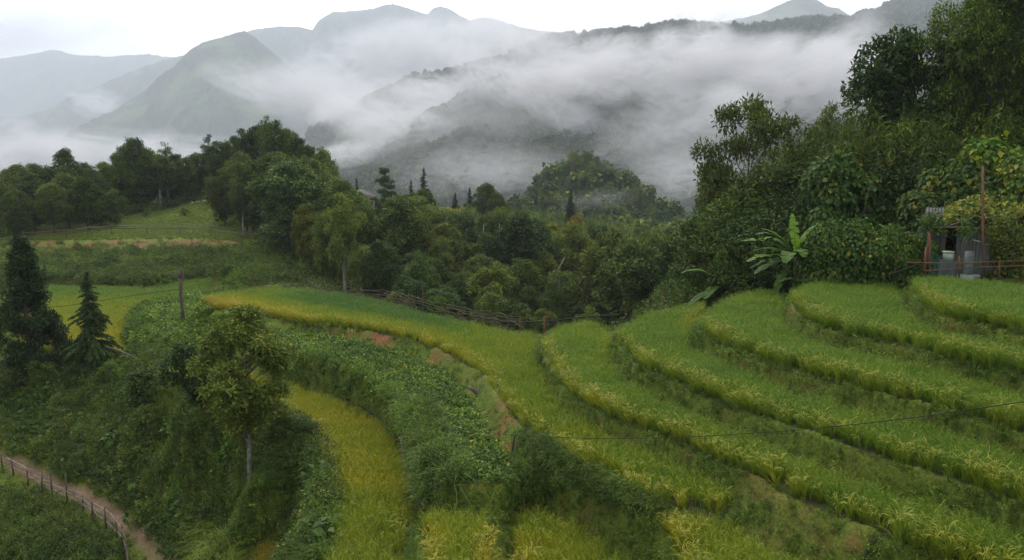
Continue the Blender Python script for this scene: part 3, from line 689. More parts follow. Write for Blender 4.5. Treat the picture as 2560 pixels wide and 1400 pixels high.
def broadleaf(seed, H, cr, bare=0.3, nl=18, leaf=0.22, n=7000, mat=None, bark=None, flat=1.0, prof='round', lobe=0.36, tr=None, limbs=True, aspect=0.5, lean=(0, 0)):
    rng = np.random.default_rng(seed); g = Geo(); tr = tr or H * 0.017
    top = np.array([lean[0], lean[1], H * 0.93]); t = np.linspace(0, 1, 9)[:, None]
    spine = top * t + rng.normal(0, H * 0.006, (9, 3)) * np.sin(np.pi * t); spine[0, 2] = -0.3
    V, Q = tube(spine, np.linspace(tr * 1.15, tr * 0.2, 9), 7); g.add(V, Q)
    u = (np.arange(nl) + 0.5) / nl; u = np.clip(u + rng.normal(0, 0.04, nl), 0.01, 0.99)
    pr = {'round': np.sin(np.pi * np.clip(u * 0.93 + 0.05, 0, 1)) ** 0.7, 'cone': (1 - u) ** 0.7 * (0.35 + 0.65 * np.clip(u * 5, 0, 1)), 'top': np.clip(u * 1.4, 0.2, 1) * np.sqrt(np.clip(1.15 - u, 0, 1)),
          'col': np.sin(np.pi * np.clip(u * 0.9 + 0.07, 0, 1)) ** 0.45, 'layer': (1 - u * 0.75) * (0.7 + 0.3 * np.sin(u * 40))}[prof]
    az = np.arange(nl) * 2.4 + rng.uniform(0, 6) + rng.normal(0, 0.4, nl); rad = cr * pr * rng.uniform(0.35, 0.85, nl)
    zc = H * (bare + (1 - bare) * (0.06 + 0.88 * u))
    base = np.array([np.interp(zc, spine[:, 2], spine[:, k]) for k in (0, 1)]).T
    C = np.stack([base[:, 0] + rad * np.cos(az), base[:, 1] + rad * np.sin(az), zc], 1)
    lr = cr * lobe * rng.uniform(0.75, 1.25, nl) * (0.55 + 0.45 * pr)
    if limbs:
        for i in range(nl):
            z0 = max(bare * H * 0.75, zc[i] - rad[i] * 0.75 - H * 0.03); s = np.array([np.interp(z0, spine[:, 2], spine[:, 0]), np.interp(z0, spine[:, 2], spine[:, 1]), z0])
            r0 = tr * 0.45 * (1 - z0 / H * 0.6); p = limb(g, s, C[i], r0, r0 * 0.25, rng)
            for q in range(3):
                limb(g, p[3], C[i] + rdirs(1, rng)[0] * lr[i] * 0.8 * np.array([1, 1, flat]), r0 * 0.35, r0 * 0.12, rng, 4, sides=4)
    w = lr**2; k = rng.choice(nl, n // 8, p=w / w.sum())
    d = rdirs(len(k), rng); d[:, 2] = np.where(rng.random(len(k)) < 0.65, np.abs(d[:, 2]), d[:, 2])
    tw = C[k] + d * (lr[k] * rng.uniform(0.65, 1.08, len(k)))[:, None] * np.array([1, 1, flat])
    kk = np.repeat(np.arange(len(k)), 8); m = len(kk); dd = d[kk]
    P = tw[kk] + rdirs(m, rng) * leaf * 0.9
    D = unit(dd * 0.7 + rdirs(m, rng) * 0.9 + np.array([0, 0, -0.25])); N = unit(dd * 0.7 + rdirs(m, rng) * 0.5 + np.array([0, 0, 0.8]))
    Lf = leaf * rng.uniform(0.65, 1.3, m); V, Q = leaves(P, D, N, Lf, Lf * aspect)
    crown = make_mesh('crown', V, Q, [mat or M_MIDLEAF]); trunk = g.mesh('trunk', [bark or M_BARK], True)
    return (trunk, crown, H)

def conifer(seed, H, R, mat=None, droop=0.25, lev=3.2, leaf=0.22, bare=0.05, dens=1.0, ragged=0.2, asp=0.22):
    rng = np.random.default_rng(seed); g = Geo(); sp = np.array([[0, 0, -0.3], [0, 0, H * 0.5], [0, 0, H]]); V, Q = tube(sp, [H * 0.016, H * 0.01, H * 0.002], 7); g.add(V, Q)
    Ps, Ds, Ns, Ls = [], [], [], []
    z = H * bare
    while z < H * 0.985:
        t = z / H; L0 = R * (1 - t) ** 0.95 * (0.8 + 0.2 * math.sin(z * 3)) + 0.02 * R; leaf_ = leaf * (0.45 + 0.55 * (1 - t))
        for b in range(int(6 + 3 * (1 - t))):
            a = rng.uniform(0, 6.283); L = L0 * rng.uniform(1 - ragged * 2, 1 + ragged); n = max(4, int(L / leaf * 5 * dens))
            s = np.linspace(0.12, 1, n); d = np.array([math.cos(a), math.sin(a), 0]); zz = z + L * (0.12 * s - droop * s**2 * 1.2 + (0.15 if t > 0.8 else 0) * s)
            c = d[None] * (s * L)[:, None]; c[:, 2] = zz
            if L > 0.35: g.add(*tube(c[::max(1, n // 4)], 0.012 * L + 0.004, 3, False)) if len(c[::max(1, n // 4)]) > 2 else None
            side = np.array([-d[1], d[0], 0])
            for sg in (-1, 1):
                for q in range(2):
                    Ps.append(c + rng.normal(0, leaf_ * 0.12, c.shape)); Ls.append(np.full(len(c), leaf_)); Ds.append(side * sg * (0.9 - 0.5 * s[:, None]) + d * 0.7 + rng.normal(0, 0.3, c.shape) + np.array([0, 0, -0.35 * (1 + q)])); Ns.append(np.array([0, 0, 1.0]) + rng.normal(0, 0.35, c.shape))
        z += 1 / lev * rng.uniform(0.7, 1.2) * max(0.45, 1 - t * 0.5)
    P = np.concatenate(Ps); D = np.concatenate(Ds); N = unit(np.concatenate(Ns)); Lf = np.concatenate(Ls) * rng.uniform(0.7, 1.4, len(P))
    V, Q = leaves(P, D, N, Lf, Lf * asp)
    return (g.mesh('trunk', [M_BARK], True), make_mesh('crown', V, Q, [mat or M_NEEDLE]), H)

def bamboo(seed, H, spread, n=26, mat=None):
    rng = np.random.default_rng(seed); g = Geo(); Ps, Ds = [], []
    for i in range(n):
        a = rng.uniform(0, 6.283); b = rng.normal(0, 0.5, 2); o = spread * rng.uniform(0.4, 1.1); h = H * rng.uniform(0.65, 1.05); t = np.linspace(0, 1, 12)
        c = np.stack([b[0] + np.cos(a) * o * t**2.2, b[1] + np.sin(a) * o * t**2.2, h * (t - 0.22 * t**4) * 1.15], 1); g.add(*tube(c, np.linspace(0.045, 0.008, 12), 5))
        m = 260; s = rng.uniform(0.25, 1, m) ** 0.8; q = np.stack([np.interp(s, t, c[:, k]) for k in range(3)], 1); tw = rdirs(m, rng) * (0.25 + 0.9 * s * (1.15 - s))[:, None]; tw[:, 2] -= 0.15
        for r in range(3): Ps.append(q + tw + rng.normal(0, 0.13, (m, 3))); Ds.append(unit(tw) * 0.5 + rng.normal(0, 0.45, (m, 3)) + np.array([0, 0, -0.6]))
    P = np.concatenate(Ps); D = np.concatenate(Ds); P[:, 2] = np.maximum(P[:, 2], 0.1); Lf = 0.30 * rng.uniform(0.6, 1.3, len(P))
    V, Q = leaves(P, D, unit(np.array([0, 0, 1.0]) + rng.normal(0, 0.5, P.shape)), Lf, Lf * 0.17)
    return (g.mesh('culms', [plain_mat('bamboo_culm', (0.05, 0.07, 0.02), (0.14, 0.15, 0.05))], True), make_mesh('crown', V, Q, [mat or M_MIDLEAF]), H)

def vine_mass(seed, H, rx, ry, n, leaf, mat, top=0.75, aspect=0.85, mats=None):
    """layers of broad leaves over a lumpy standing mass"""
    rng = np.random.default_rng(seed); g = Geo()
    for i in range(9):
        a = rng.uniform(0, 6.28); limb(g, (rng.normal(0, 0.3), rng.normal(0, 0.3), -0.3), (rx * 0.6 * math.cos(a), ry * 0.6 * math.sin(a), H * rng.uniform(0.5, 0.85)), 0.06, 0.02, rng)
    nb = 26; bd = rdirs(nb, rng); bd[:, 2] = np.abs(bd[:, 2]); Bc = bd * np.array([rx, ry, H * 0.5]) * 0.72 + np.array([0, 0, H * 0.42]); br = rng.uniform(0.2, 0.42, nb) * min(rx, ry)
    k = rng.integers(0, nb, n); d = rdirs(n, rng); d[:, 2] = np.where(rng.random(n) < 0.6, np.abs(d[:, 2]), d[:, 2]); P = Bc[k] + d * (br[k] * rng.uniform(0.7, 1.06, n))[:, None]
    d2 = rdirs(n // 2, rng); d2[:, 2] = np.abs(d2[:, 2]) ** 1.0; P2 = d2 * np.array([rx, ry, H]) * rng.uniform(0.72, 0.95, (n // 2, 1)); P2[:, 2] *= rng.random(n // 2) ** 0.3
    P = np.concatenate([P, P2]); d = np.concatenate([d, d2]); P[:, 2] = np.maximum(P[:, 2], 0.05); m = len(P)
    N = unit(d * 0.9 + rdirs(m, rng) * 0.45 + np.array([0, 0, 0.45])); D = unit(np.array([0, 0, -0.8]) + d * 0.4 + rdirs(m, rng) * 0.6); Lf = leaf * rng.uniform(0.55, 1.3, m)
    V, Q = leaves(P, D, N, Lf, Lf * aspect, 0.2)
    ml = mats or [mat]; mi = rng.choice(len(ml), m, p=[0.8, 0.2] if len(ml) == 2 else None)
    return (g.mesh('stems', [M_BARK], True), make_mesh('foliage', V, Q, ml, mi), H)

T = {
 'round': [broadleaf(1, 10, 3.3, 0.12, 42, 0.30, 15000, lobe=.25), broadleaf(2, 10, 3.1, 0.18, 36, 0.30, 14000, M_MIDLEAF, lobe=.26), broadleaf(3, 10, 3.5, 0.1, 44, 0.30, 15000, M_OLIVELEAF, lobe=.25)],
 'dark': [broadleaf(4, 10, 3.1, 0.12, 38, 0.30, 15000, M_DARKLEAF, lobe=.26), broadleaf(5, 10, 2.8, 0.1, 40, 0.30, 14000, M_DARKLEAF, prof='col', lobe=.26), broadleaf(51, 10, 3.3, 0.08, 44, 0.30, 15000, M_MIDLEAF, prof='col', lobe=.25)],
 'tall': [broadleaf(6, 10, 2.3, 0.34, 18, 0.22, 9500, M_MIDLEAF, M_PALEBARK, prof='col'), broadleaf(7, 10, 2.1, 0.38, 16, 0.22, 9000, M_DARKLEAF, M_PALEBARK), broadleaf(52, 10, 2.3, 0.3, 22, 0.24, 10000, M_MIDLEAF, M_PALEBARK, prof='col', lobe=.28)],
 'airy': [broadleaf(8, 10, 1.9, 0.2, 18, 0.2, 4200, M_MIDLEAF, lobe=0.3, prof='cone'), broadleaf(9, 10, 2.6, 0.3, 14, 0.2, 4500, M_DARKLEAF, lobe=0.26, flat=0.5)],
 'layered': [broadleaf(10, 10, 3.4, 0.2, 18, 0.22, 9500, M_DARKLEAF, lobe=0.34, flat=0.32, prof='layer')],
 'spruce': [conifer(11, 8, 1.9, lev=3.2, leaf=0.34, ragged=.3, asp=.4), conifer(12, 8, 1.6, lev=3.0, leaf=0.32, ragged=0.4, asp=.4)],
 'small': [broadleaf(13, 4, 1.5, 0.1, 12, 0.17, 3500, M_BRIGHTLEAF), broadleaf(14, 4, 1.7, 0.06, 14, 0.17, 4000, M_MIDLEAF), broadleaf(15, 4, 1.8, 0.06, 14, 0.17, 4000, M_DARKLEAF)],
}
# ---------------------------------------------------------------- rice and other field crops
def seg_nearest(x, y, W):
    best = np.full(len(x), 1e9); nx = np.zeros(len(x)); ny = np.zeros(len(x))
    W = np.asarray(W)[:, :2]
    for a, b in zip(W, np.roll(W, -1, 0)):
        v = b - a; t = np.clip(((x - a[0]) * v[0] + (y - a[1]) * v[1]) / (v @ v + 1e-9), 0, 1)
        qx = a[0] + t * v[0]; qy = a[1] + t * v[1]; d = np.hypot(x - qx, y - qy); m = d < best
        best[m] = d[m]; nx[m] = (qx - x)[m]; ny[m] = (qy - y)[m]
    l = np.maximum(np.hypot(nx, ny), 1e-6)
    return best, nx / l, ny / l

FIELD_INFO = {  # label, base ripeness
 'T1': ('short top terrace of green rice right below the plank hut', .22), 'T2': ('green rice terrace one step below the hut, crest beside the vine mound', .25),
 'T3': ('green rice terrace starting below the banana plants', .28), 'T4': ('long curved rice terrace under the black cable at the right', .28),
 'T5': ('long rice terrace curving down from beside the black water pipe', .34), 'T6': ('large rice field with yellow rim below the stick fence, bending into the terraces', .42),
 'T7': ('yellow green rice field at the bottom edge under the end of the long bending terrace', .50), 'T8': ('corner of a rice terrace at the bottom right', .45),
 'T9': ('triangular yellow green rice field at the bottom beside the weedy gully', .54), 'T10': ('small squarish rice field below the red earth scar', .56),
 'T11': ('orange ripening rice field behind the tall foreground tree', .86), 'T12': ('distant rice field behind the two dark conifers', .52),
 'T13': ('small patch of brownish ripe rice at the bottom edge', .92), 'Y1': ('small bright yellow rice field on the far saddle between trees', .80)}
rng = np.random.default_rng(11)
for fk in [k for k in ORDER if k[0] in 'TY']:
    P0 = POLYS[fk]; z = field_ground(fk)
    far = fk in ('T12', 'Y1'); sp = {'T12': 0.34, 'Y1': 0.8, 'T6': 0.24, 'T11': 0.23, 'T13': 0.22}.get(fk, 0.20)
    gx, gy = np.meshgrid(np.arange(P0[:, 0].min(), P0[:, 0].max(), sp), np.arange(P0[:, 1].min(), P0[:, 1].max(), sp))
    x = gx.ravel() + rng.normal(0, sp * 0.22, gx.size); y = gy.ravel() + rng.normal(0, sp * 0.22, gx.size)
    keep = in_poly(x, y, P0) & (np.abs(x) < y * 0.68 + 2) & (y > 9)
    x, y = x[keep], y[keep]; k = kind_at(x, y); keep = k == 100 + ORDER.index(fk)
    higher = np.zeros(len(x), bool)
    zz = ground_z(x, y); keep &= zz < z + 0.3
    x, y = x[keep], y[keep]; g_ = (seg_dist(x, y, P0, True) < .30) & (fbm(x * 1.6, y * 1.6, 90, 3) > .60); x, y = x[~g_], y[~g_]; n = len(x)
    d, nx, ny = seg_nearest(x, y, P0)
    r = FIELD_INFO[fk][1]
    pj = proj(np.stack([x, y, np.full(n, z + 0.7)], 1))
    facing = (-(nx * x + ny * y) / np.hypot(x, y))          # >0 when the near rim faces downhill to the eye
    rim = (d < 0.42 * (0.5 + fbm(x * 1.5, y * 1.5, 12, 2))) & (facing > 0.1)
    t = np.full(n, r) + 0.10 * (fbm(x * 0.5, y * 0.5, 4, 3) - 0.5)
    t = t + np.where(facing > 0, np.clip(1 - d / 0.6, 0, 1) * 0.20, 0) * (r < 0.6)
    if fk == 'T6':
        rimd = np.where(facing > 0, d, 9)
        t = 0.34 + 0.32 * np.clip(1 - rimd / 3.2, 0, 1) + 0.30 * np.clip((820 - pj[:, 0]) / 260, 0, 1) * np.clip(1 - rimd / 12, 0.3, 1)
        back = np.clip((pj[:, 0] - 660) / 120, 0, 1) * np.clip((1180 - pj[:, 0]) / 120, 0, 1) * np.clip((rimd - 3.0) / 2.0, 0, 1)
        t = t - 0.34 * back + 0.05 * (fbm(x * .6, y * .6, 4, 3) - .5)
        t = np.where(pj[:, 0] > 1180, 0.42 + 0.18 * np.clip(1 - rimd / 0.9, 0, 1), t)
    if fk == 'T12': t = 0.32 + 0.40 * np.clip((92 - y) / 24, 0, 1) - 0.1 * (pj[:, 1] < 735)
    if fk == 'T11': t = 0.64 + 0.12 * (fbm(x * 0.25, y * 0.25, 8, 3) - 0.3) - 0.15 * (y < 30)
    idx = rng.integers(0, 5, n); idx = np.where(rim, rng.integers(5, 9, n), idx)
    if far: idx = rng.integers(9, 12, n)
    rot = rand_rot(n, rng, 0.06)
    # plants on the rim lean outwards over the edge
    lean = np.where(rim, rng.uniform(0.02, 0.24, n), 0.0)
    rot[:, 2] = np.where(rim, rot[:, 2], rot[:, 2])
    rx = rot.copy(); rx[:, 0] += -ny * lean; rx[:, 1] += nx * lean
    sc = np.where(rim, rng.uniform(.66, 1.12, n), 1) * rng.uniform(0.82, 1.1, n) * (0.93 + 0.2 * fbm(x * 0.7, y * 0.7, 6, 2))
    if fk == 'Y1': sc *= 1.6
    S = np.stack([sc * 1.15, sc * 1.15, sc], 1)
    # euler XYZ applies z spin last, so undo the spin in the lean direction
    ca, sa = np.cos(-rx[:, 2]), np.sin(-rx[:, 2]); lx, ly = nx * lean, ny * lean
    ox, oy = ca * lx - sa * ly, sa * lx + ca * ly
    rx[:, 0] = rot[:, 0] - oy; rx[:, 1] = rot[:, 1] + ox
    scatter('rice', RICE, np.stack([x, y, np.full(n, z - 0.02)], 1), rx, S, idx, t, FIELD_INFO[fk][0], 'stuff', 'rice field')

def sample_view(n, r0, r1, a0, a1, seed, power=0.0):
    rg = np.random.default_rng(seed); a = np.radians(rg.uniform(a0, a1, n)); u = rg.random(n)
    r = r0 * (r1 / r0) ** u
    return r * np.tan(a), r, rg

def put(name, protos, x, y, rg, smin, smax, label, tint=None, tilt=0.15, idx=None, zoff=-0.03, cat=None):
    n = len(x); sc = rg.uniform(smin, smax, n) * 1.0
    return scatter(name, protos, np.stack([x, y, ground_z(x, y) + zoff], 1), rand_rot(n, rg, tilt), sc, rg.integers(0, len(protos), n) if idx is None else idx, np.full(n, .5) if tint is None else tint, label, 'stuff', cat)

for fk, lab in (('V1', 'leafy vegetable bed curving below the yellow rimmed rice field'), ('V2', 'vegetable mound around the bare dead trunk')):
    P0 = POLYS[fk]; sp = 0.30 if fk == 'V1' else 0.42
    gx, gy = np.meshgrid(np.arange(P0[:, 0].min() - 1, P0[:, 0].max() + 1, sp), np.arange(P0[:, 1].min() - 1, P0[:, 1].max() + 1, sp))
    x = gx.ravel() + rng.normal(0, 0.08, gx.size); y = gy.ravel() + rng.normal(0, 0.08, gx.size)
    kp = in_poly(x, y, P0) & (rng.random(len(x)) < 0.95); x, y = x[kp], y[kp]
    put('vegetable_plants', BEANS, x, y, rng, 0.7 * sp / 0.3, 1.15 * sp / 0.3, lab)

# banks between the fields: low weeds, thinner over bare earth
x, y, rg = sample_view(52000, 14, 105, -35, 35, 21)
kp = (kind_at(x, y) == 0); x, y = x[kp], y[kp]
so = soil_at(x, y); la = lawn_at(x, y); pa = path_at(x, y)
w = (1 - 0.93 * np.clip(so * 1.25, 0, 1)) * (la < 0.3) * (pa < 0.2) * np.clip(0.35 + 1.5 * fbm(x * .9, y * .9, 31, 3) - 0.2, 0.15, 1)
kp = rg.random(len(x)) < w; x, y = x[kp], y[kp]; r = np.hypot(x, y)
sc = rg.uniform(0.6, 1.25, len(x)) * np.clip(r / 34, 0.75, 2.4)
scatter('weeds', WEEDS, np.stack([x, y, ground_z(x, y) - 0.02], 1), rand_rot(len(x), rg, .25), sc, rg.integers(0, 9, len(x)), np.clip(0.2 + 0.6 * fbm(x * .2, y * .2, 3), 0, 1), 'low weeds and grass on the banks between the terraces')

# steep risers get their own cover, by slope
x, y, rg = sample_view(150000, 14, 90, -35, 35, 22)
h = 0.25; sl = np.hypot(ground_z(x + h, y) - ground_z(x - h, y), ground_z(x, y + h) - ground_z(x, y - h)) / (2 * h)
kp = (sl > 0.5) & (rg.random(len(x)) < np.clip((sl - .4) * .45, 0, .9)); x, y = x[kp], y[kp]
kp = (kind_at(x, y) == 0) & (path_at(x, y) < .2); x, y = x[kp], y[kp]
kp = rg.random(len(x)) < 1 - 0.8 * soil_at(x, y); x, y = x[kp], y[kp]; r = np.hypot(x, y)
scatter('weeds', WEEDS, np.stack([x, y, ground_z(x, y) + rg.uniform(-.1, .02, len(x))], 1), rand_rot(len(x), rg, .5), rg.uniform(0.6, 1.3, len(x)) * np.clip(r / 34, 0.75, 2.2), rg.integers(0, 9, len(x)), np.clip(0.3 + 0.5 * fbm(x * .2, y * .2, 3), 0, 1), 'herbs hanging over the steep terrace risers')
print('riser weeds', len(x))

def HOLE(x, y): return (np.abs(1280 + F * x / y * .99 - 602) < 62 - 1.2 * (37 - y)) & (y > 29.5) & (y < 37.4)      # clear foot of the spotted trunk
def pick(n, r0, r1, a0, a1, seed, pxpoly=None, dens=None, avoid_field=True):
    x, y, rg = sample_view(n, r0, r1, a0, a1, seed)
    kp = np.ones(len(x), bool)
    if avoid_field: kp &= kind_at(x, y) == 0
    if pxpoly is not None:
        z = ground_z(x, y); p = proj(np.stack([x, y, z], 1)); kp &= in_poly(p[:, 0], p[:, 1], pxpoly)
    kp &= ~HOLE(x, y); kp &= (path_at(x, y) < 0.05) & (lawn_at(x, y) < 0.3)
    if dens is not None: kp &= rg.random(len(x)) < dens(x, y)
    return x[kp], y[kp], rg

# left lower slope: dense shrubs above the path
x, y, rg = pick(11000, 26, 62, -35, -8, 41, [(-400,880),(330,872),(560,930),(720,1010),(800,1090),(830,1170),(820,1420),(470,1480),(440,1390),(330,1280),(200,1210),(100,1160),(-400,1000)], lambda x, y: np.clip(0.9 - 1.1 * soil_at(x, y), 0, 1) * ~((np.abs(1280 + F * x / y * .99 - 602) < 75 - 1.2 * (37 - y)) & (y > 29) & (y < 37.4)))
put('undergrowth', SHRUBS + BIGLEAF[:1], x, y, rg, 0.35, 1.15, 'tangled shrubs and weeds on the slope above the dirt path', tilt=.3)
x, y, rg = pick(7000, 36, 62, -36, -22, 42, [(-400,1200),(100,1240),(200,1310),(300,1380),(330,1500),(-400,1600)], lambda x, y: np.clip(0.75 - soil_at(x, y), 0, 1))
put('undergrowth', SHRUBS, x, y, rg, 0.3, 0.95, 'leafy ground cover below the fence at the bottom left', tilt=.3)
x, y, rg = pick(1500, 45, 62, -35, -24, 43, [(-400,950),(150,940),(200,1060),(-100,1060)])
put('undergrowth', BIGLEAF, x, y, rg, 0.6, 1.1, 'broad leaved plants below the dark conifers')
x, y, rg = sample_view(9000, 29, 38, -21, -14, 55); kp = HOLE(x, y) & (kind_at(x, y) == 0); x, y = x[kp], y[kp]
put('weeds', WEEDS, x, y, rg, .7, 1.5, 'low weeds at the foot of the spotted trunk', rg.uniform(.2, .7, len(x)), .3)
# tall grass strips
x, y, rg = pick(26000, 24, 40, -14, 0, 44, [(1000,1010),(1060,1000),(1110,1080),(1150,1160),(1140,1250),(1090,1260),(1050,1240),(1030,1160),(1030,1080)], lambda x, y: np.clip(fbm(x * .9, y * .9, 70, 3) * 2.2 - .6, .1, .6), False)
put('tall_grass', TALLG + SHRUBS[2:4] + WEEDS[1:5], x, y, rg, 0.3, 0.85, 'bright tall grass at the lower end of the vegetable bed', rg.uniform(.2, .7, len(x)), .2)
x, y, rg = pick(9000, 24, 44, -19, -8, 45, [(600,1200),(700,1100),(820,1150),(825,1400),(745,1420),(730,1330),(640,1330)])
put('tall_grass', TALLG, x, y, rg, 0.35, 0.8, 'grassy slope left of the orange rice field', rg.uniform(.1, .7, len(x)), .25)
x, y, rg = pick(9000, 24, 42, -21, -14, 46, [(430,1400),(460,1330),(540,1310),(620,1330),(640,1360),(640,1520),(430,1520)])
put('tall_grass', TALLG, x, y, rg, 0.5, 1.0, 'clump of bright yellow green grass beside the path end', rg.uniform(.8, 1.1, len(x)), .2)
x, y, rg = pick(9000, 22, 32, -4, 14, 47, [(1300,1100),(1400,1090),(1560,1190),(1640,1240),(1640,1300),(1420,1230),(1330,1240),(1240,1320),(1290,1200)])
put('tall_grass', TALLG + SHRUBS[1:4], x, y, rg, 0.3, 0.6, 'weedy gully grass below the bend of the large rice field', rg.uniform(.1, .6, len(x)), .25)
# green bank below the vegetable bed
x, y, rg = pick(9000, 28, 62, -18, -2, 48, [(680,870),(800,890),(920,935),(1000,1005),(1045,1060),(1045,1180),(985,1060),(940,1015),(840,970),(700,925)], lambda x, y: np.clip(1 - 0.95 * soil_at(x, y), 0.05, 1))
put('undergrowth', BEANS + SHRUBS[3:4], x, y, rg, 0.5, 1.0, 'thick green herbs on the bank below the vegetable bed', tilt=.3)
x, y, rg = pick(5000, 52, 85, -27, -17, 49, [(300,850),(345,760),(400,750),(560,740),(700,790),(700,840),(640,880),(430,880)], lambda x, y: np.full(len(x), .6))
put('undergrowth', BEANS, x, y, rg, 0.9, 1.5, 'leafy cover on the sides of the vegetable mound', tilt=.3)
# slope between far field and pasture
x, y, rg = pick(6000, 78, 119, -36, -14, 50, [(-300,600),(90,625),(560,610),(700,640),(800,700),(600,712),(520,705),(440,712),(100,712),(-300,760)], lambda x, y: np.clip(1 - soil_at(x, y) * 1.4, 0.0, 1) * np.clip((112.5 - y) / 3, 0.02, 1))
put('undergrowth', SHRUBS, x, y, rg, 0.8, 1.7, 'bushy slope between the red earth cut and the far rice field', tilt=.3)
x, y, rg = pick(5000, 76, 119, -36, -14, 51, [(-300,600),(100,640),(420,640),(800,690),(760,705),(520,700),(100,705)], lambda x, y: np.clip(1 - soil_at(x, y) * 1.2, 0.1, 1))
put('tall_grass', TALLG, x, y, rg, 1.0, 1.9, 'reedy grass on the slope under the red earth cut', rg.uniform(.1, .9, len(x)), .25)
x, y, rg = pick(5000, 100, 124, -36, -17, 53, [(-300,585),(60,600),(200,598),(570,596),(640,612),(570,628),(60,648),(-300,660)], lambda x, y: np.clip(1.0 - soil_at(x, y) * 1.5, 0.0, 1) * np.where(x > -52, .3, .55))
put('undergrowth', SHRUBS, x, y, rg, 0.3, 0.7, 'weeds growing over the red earth cut', tilt=.3)
# ravine and wood floor
x, y, rg = sample_view(13000, 58, 230, -36, 36, 52)
p = proj(np.stack([x, y, ground_z(x, y)], 1))
ang = p[:, 0]
mind = np.interp(ang, [-400, 500, 600, 720, 800, 900, 1000, 1400, 1700, 1760, 1900, 2300, 2600, 3000], [121, 121, 119, 98, 84, 74, 68, 60, 55, 52, 49, 48, 44, 44])
kp = (y > mind) & (kind_at(x, y) == 0) & (lawn_at(x, y) < .3) & ~((ang > 60) & (ang < 600) & (y < 150) & (p[:, 1] > 560))
x, y = x[kp], y[kp]; r = np.hypot(x, y)
sc = rg.uniform(0.7, 1.6, len(x)) * np.clip(r / 70, 0.9, 1.9)
scatter('undergrowth', SHRUBS, np.stack([x, y, ground_z(x, y) - .1], 1), rand_rot(len(x), rg, .25), sc, rg.integers(0, 8, len(x)), sc * 0 + .5, 'dark undergrowth of the wooded ravine behind the fields')
# short grass on the pasture
gx = rng.uniform(LAWN[:, 0].min(), LAWN[:, 0].max(), 26000); gy = rng.uniform(LAWN[:, 1].min(), LAWN[:, 1].max(), 26000)
kp = in_poly(gx, gy, LAWN) ; gx, gy = gx[kp], gy[kp]
put('pasture_grass', WEEDS[6:], gx, gy, rng, 0.6, 1.3, 'short grass tufts on the open pasture', rng.uniform(.5, 1.0, len(gx)))

# ---------------------------------------------------------------- far woods on the mountains
def low_crown(seed, n=150):
    rg = np.random.default_rng(seed); nb = 7; c = rdirs(nb, rg) * np.array([2.2, 2.2, 2.6]) * 0.7 + np.array([0, 0, 5.2]); k = rg.integers(0, nb, n); d = rdirs(n, rg)
    P = c[k] + d * 1.7; N = unit(d + rdirs(n, rg) * .5 + np.array([0, 0, .4])); V, Q = leaves(P, rdirs(n, rg), N, 1.5, 1.2)
    tv, tq = tube([(0, 0, -2), (0, 0, 6)], [.22, .1], 4, False)
    return make_mesh('far_tree', np.concatenate([V, tv]), np.concatenate([Q, tq + len(V)]), [[M_DARKLEAF, M_MIDLEAF][seed % 2]])
LOW = [low_crown(i) for i in range(5)]
def wood_on(M, n, v0, v1, label, seed, smin=.9, smax=1.6, top_only=0.0):
    xx, yy, zz = M; rg = np.random.default_rng(seed); m, w = xx.shape
    v = v0 + (v1 - v0) * rg.random(n) ** (1.6 if not top_only else 3.0); i = 14 + v * (m - 16); j = rg.random(n) * (w - 2)
    a = i.astype(int); b = j.astype(int); u = i - a; t = j - b
    f = lambda A: A[a, b]*(1-u)*(1-t) + A[a+1, b]*u*(1-t) + A[a, b+1]*(1-u)*t + A[a+1, b+1]*u*t
    P = np.stack([f(xx), f(yy), f(zz) - 1], 1)
    scatter('mountain_wood', LOW, P, rand_rot(n, rg, .06), rg.uniform(smin, smax, n), rg.integers(0, 5, n), np.zeros(n), label)
wood_on(MT_NEAR, 26000, 0, .8, 'far forest covering the misty green slope', 61, 1.0, 1.9)
wood_on(MT_BACK, 5000, 0, .35, 'far trees along the wooded ridge line', 62, 1.0, 2.2)
wood_on(MT_RIGHT, 6000, 0, .5, 'far trees on the dark mountain shoulder', 63, 1.0, 2.0)

# ---------------------------------------------------------------- trees one by one
TINTS = {'dark green': (0.8, 0.88, 0.9), 'mid green': (1.05, 1.05, 0.95), 'olive': (1.1, 1.06, 0.85), 'yellowish green': (1.3, 1.22, 0.75), 'rusty': (1.7, 0.95, 0.8), 'bluish green': (0.85, 1.0, 1.35), 'fresh green': (1.15, 1.4, 0.8)}
def tree(kind, x, y, h, label, tint='mid green', wf=1.0, group=None, name='broadleaf_tree', cat='tree', proto=None, rz=None, rg=random, sink=0.0, lean=0.0):
    tr, cr, H = proto if proto else rg.choice(T[kind]); s = h / H; z = gz(x, y) - 0.15 - sink
    e = empty(name, (x, y, z), label, cat, group, rg.uniform(0, 6.28) if rz is None else rz)
    for nm, me in ((tr.name.split('.')[0], tr), (cr.name.split('.')[0], cr)):
        o = link(nm, me, e, scale=(s * wf, s * wf, s)); o.color = (*TINTS[tint], 1)
        if lean: o.rotation_euler = (0, lean, 0)
    return e
def tree_px(kind, px, D, top, label, **k):
    x = at_depth(px, 500, D)[0]; ztop = at_depth(px, top, D)[2]; g = gz(x, D)
    return tree(kind, x, D, max(1.5, (ztop - g)), label, **k)

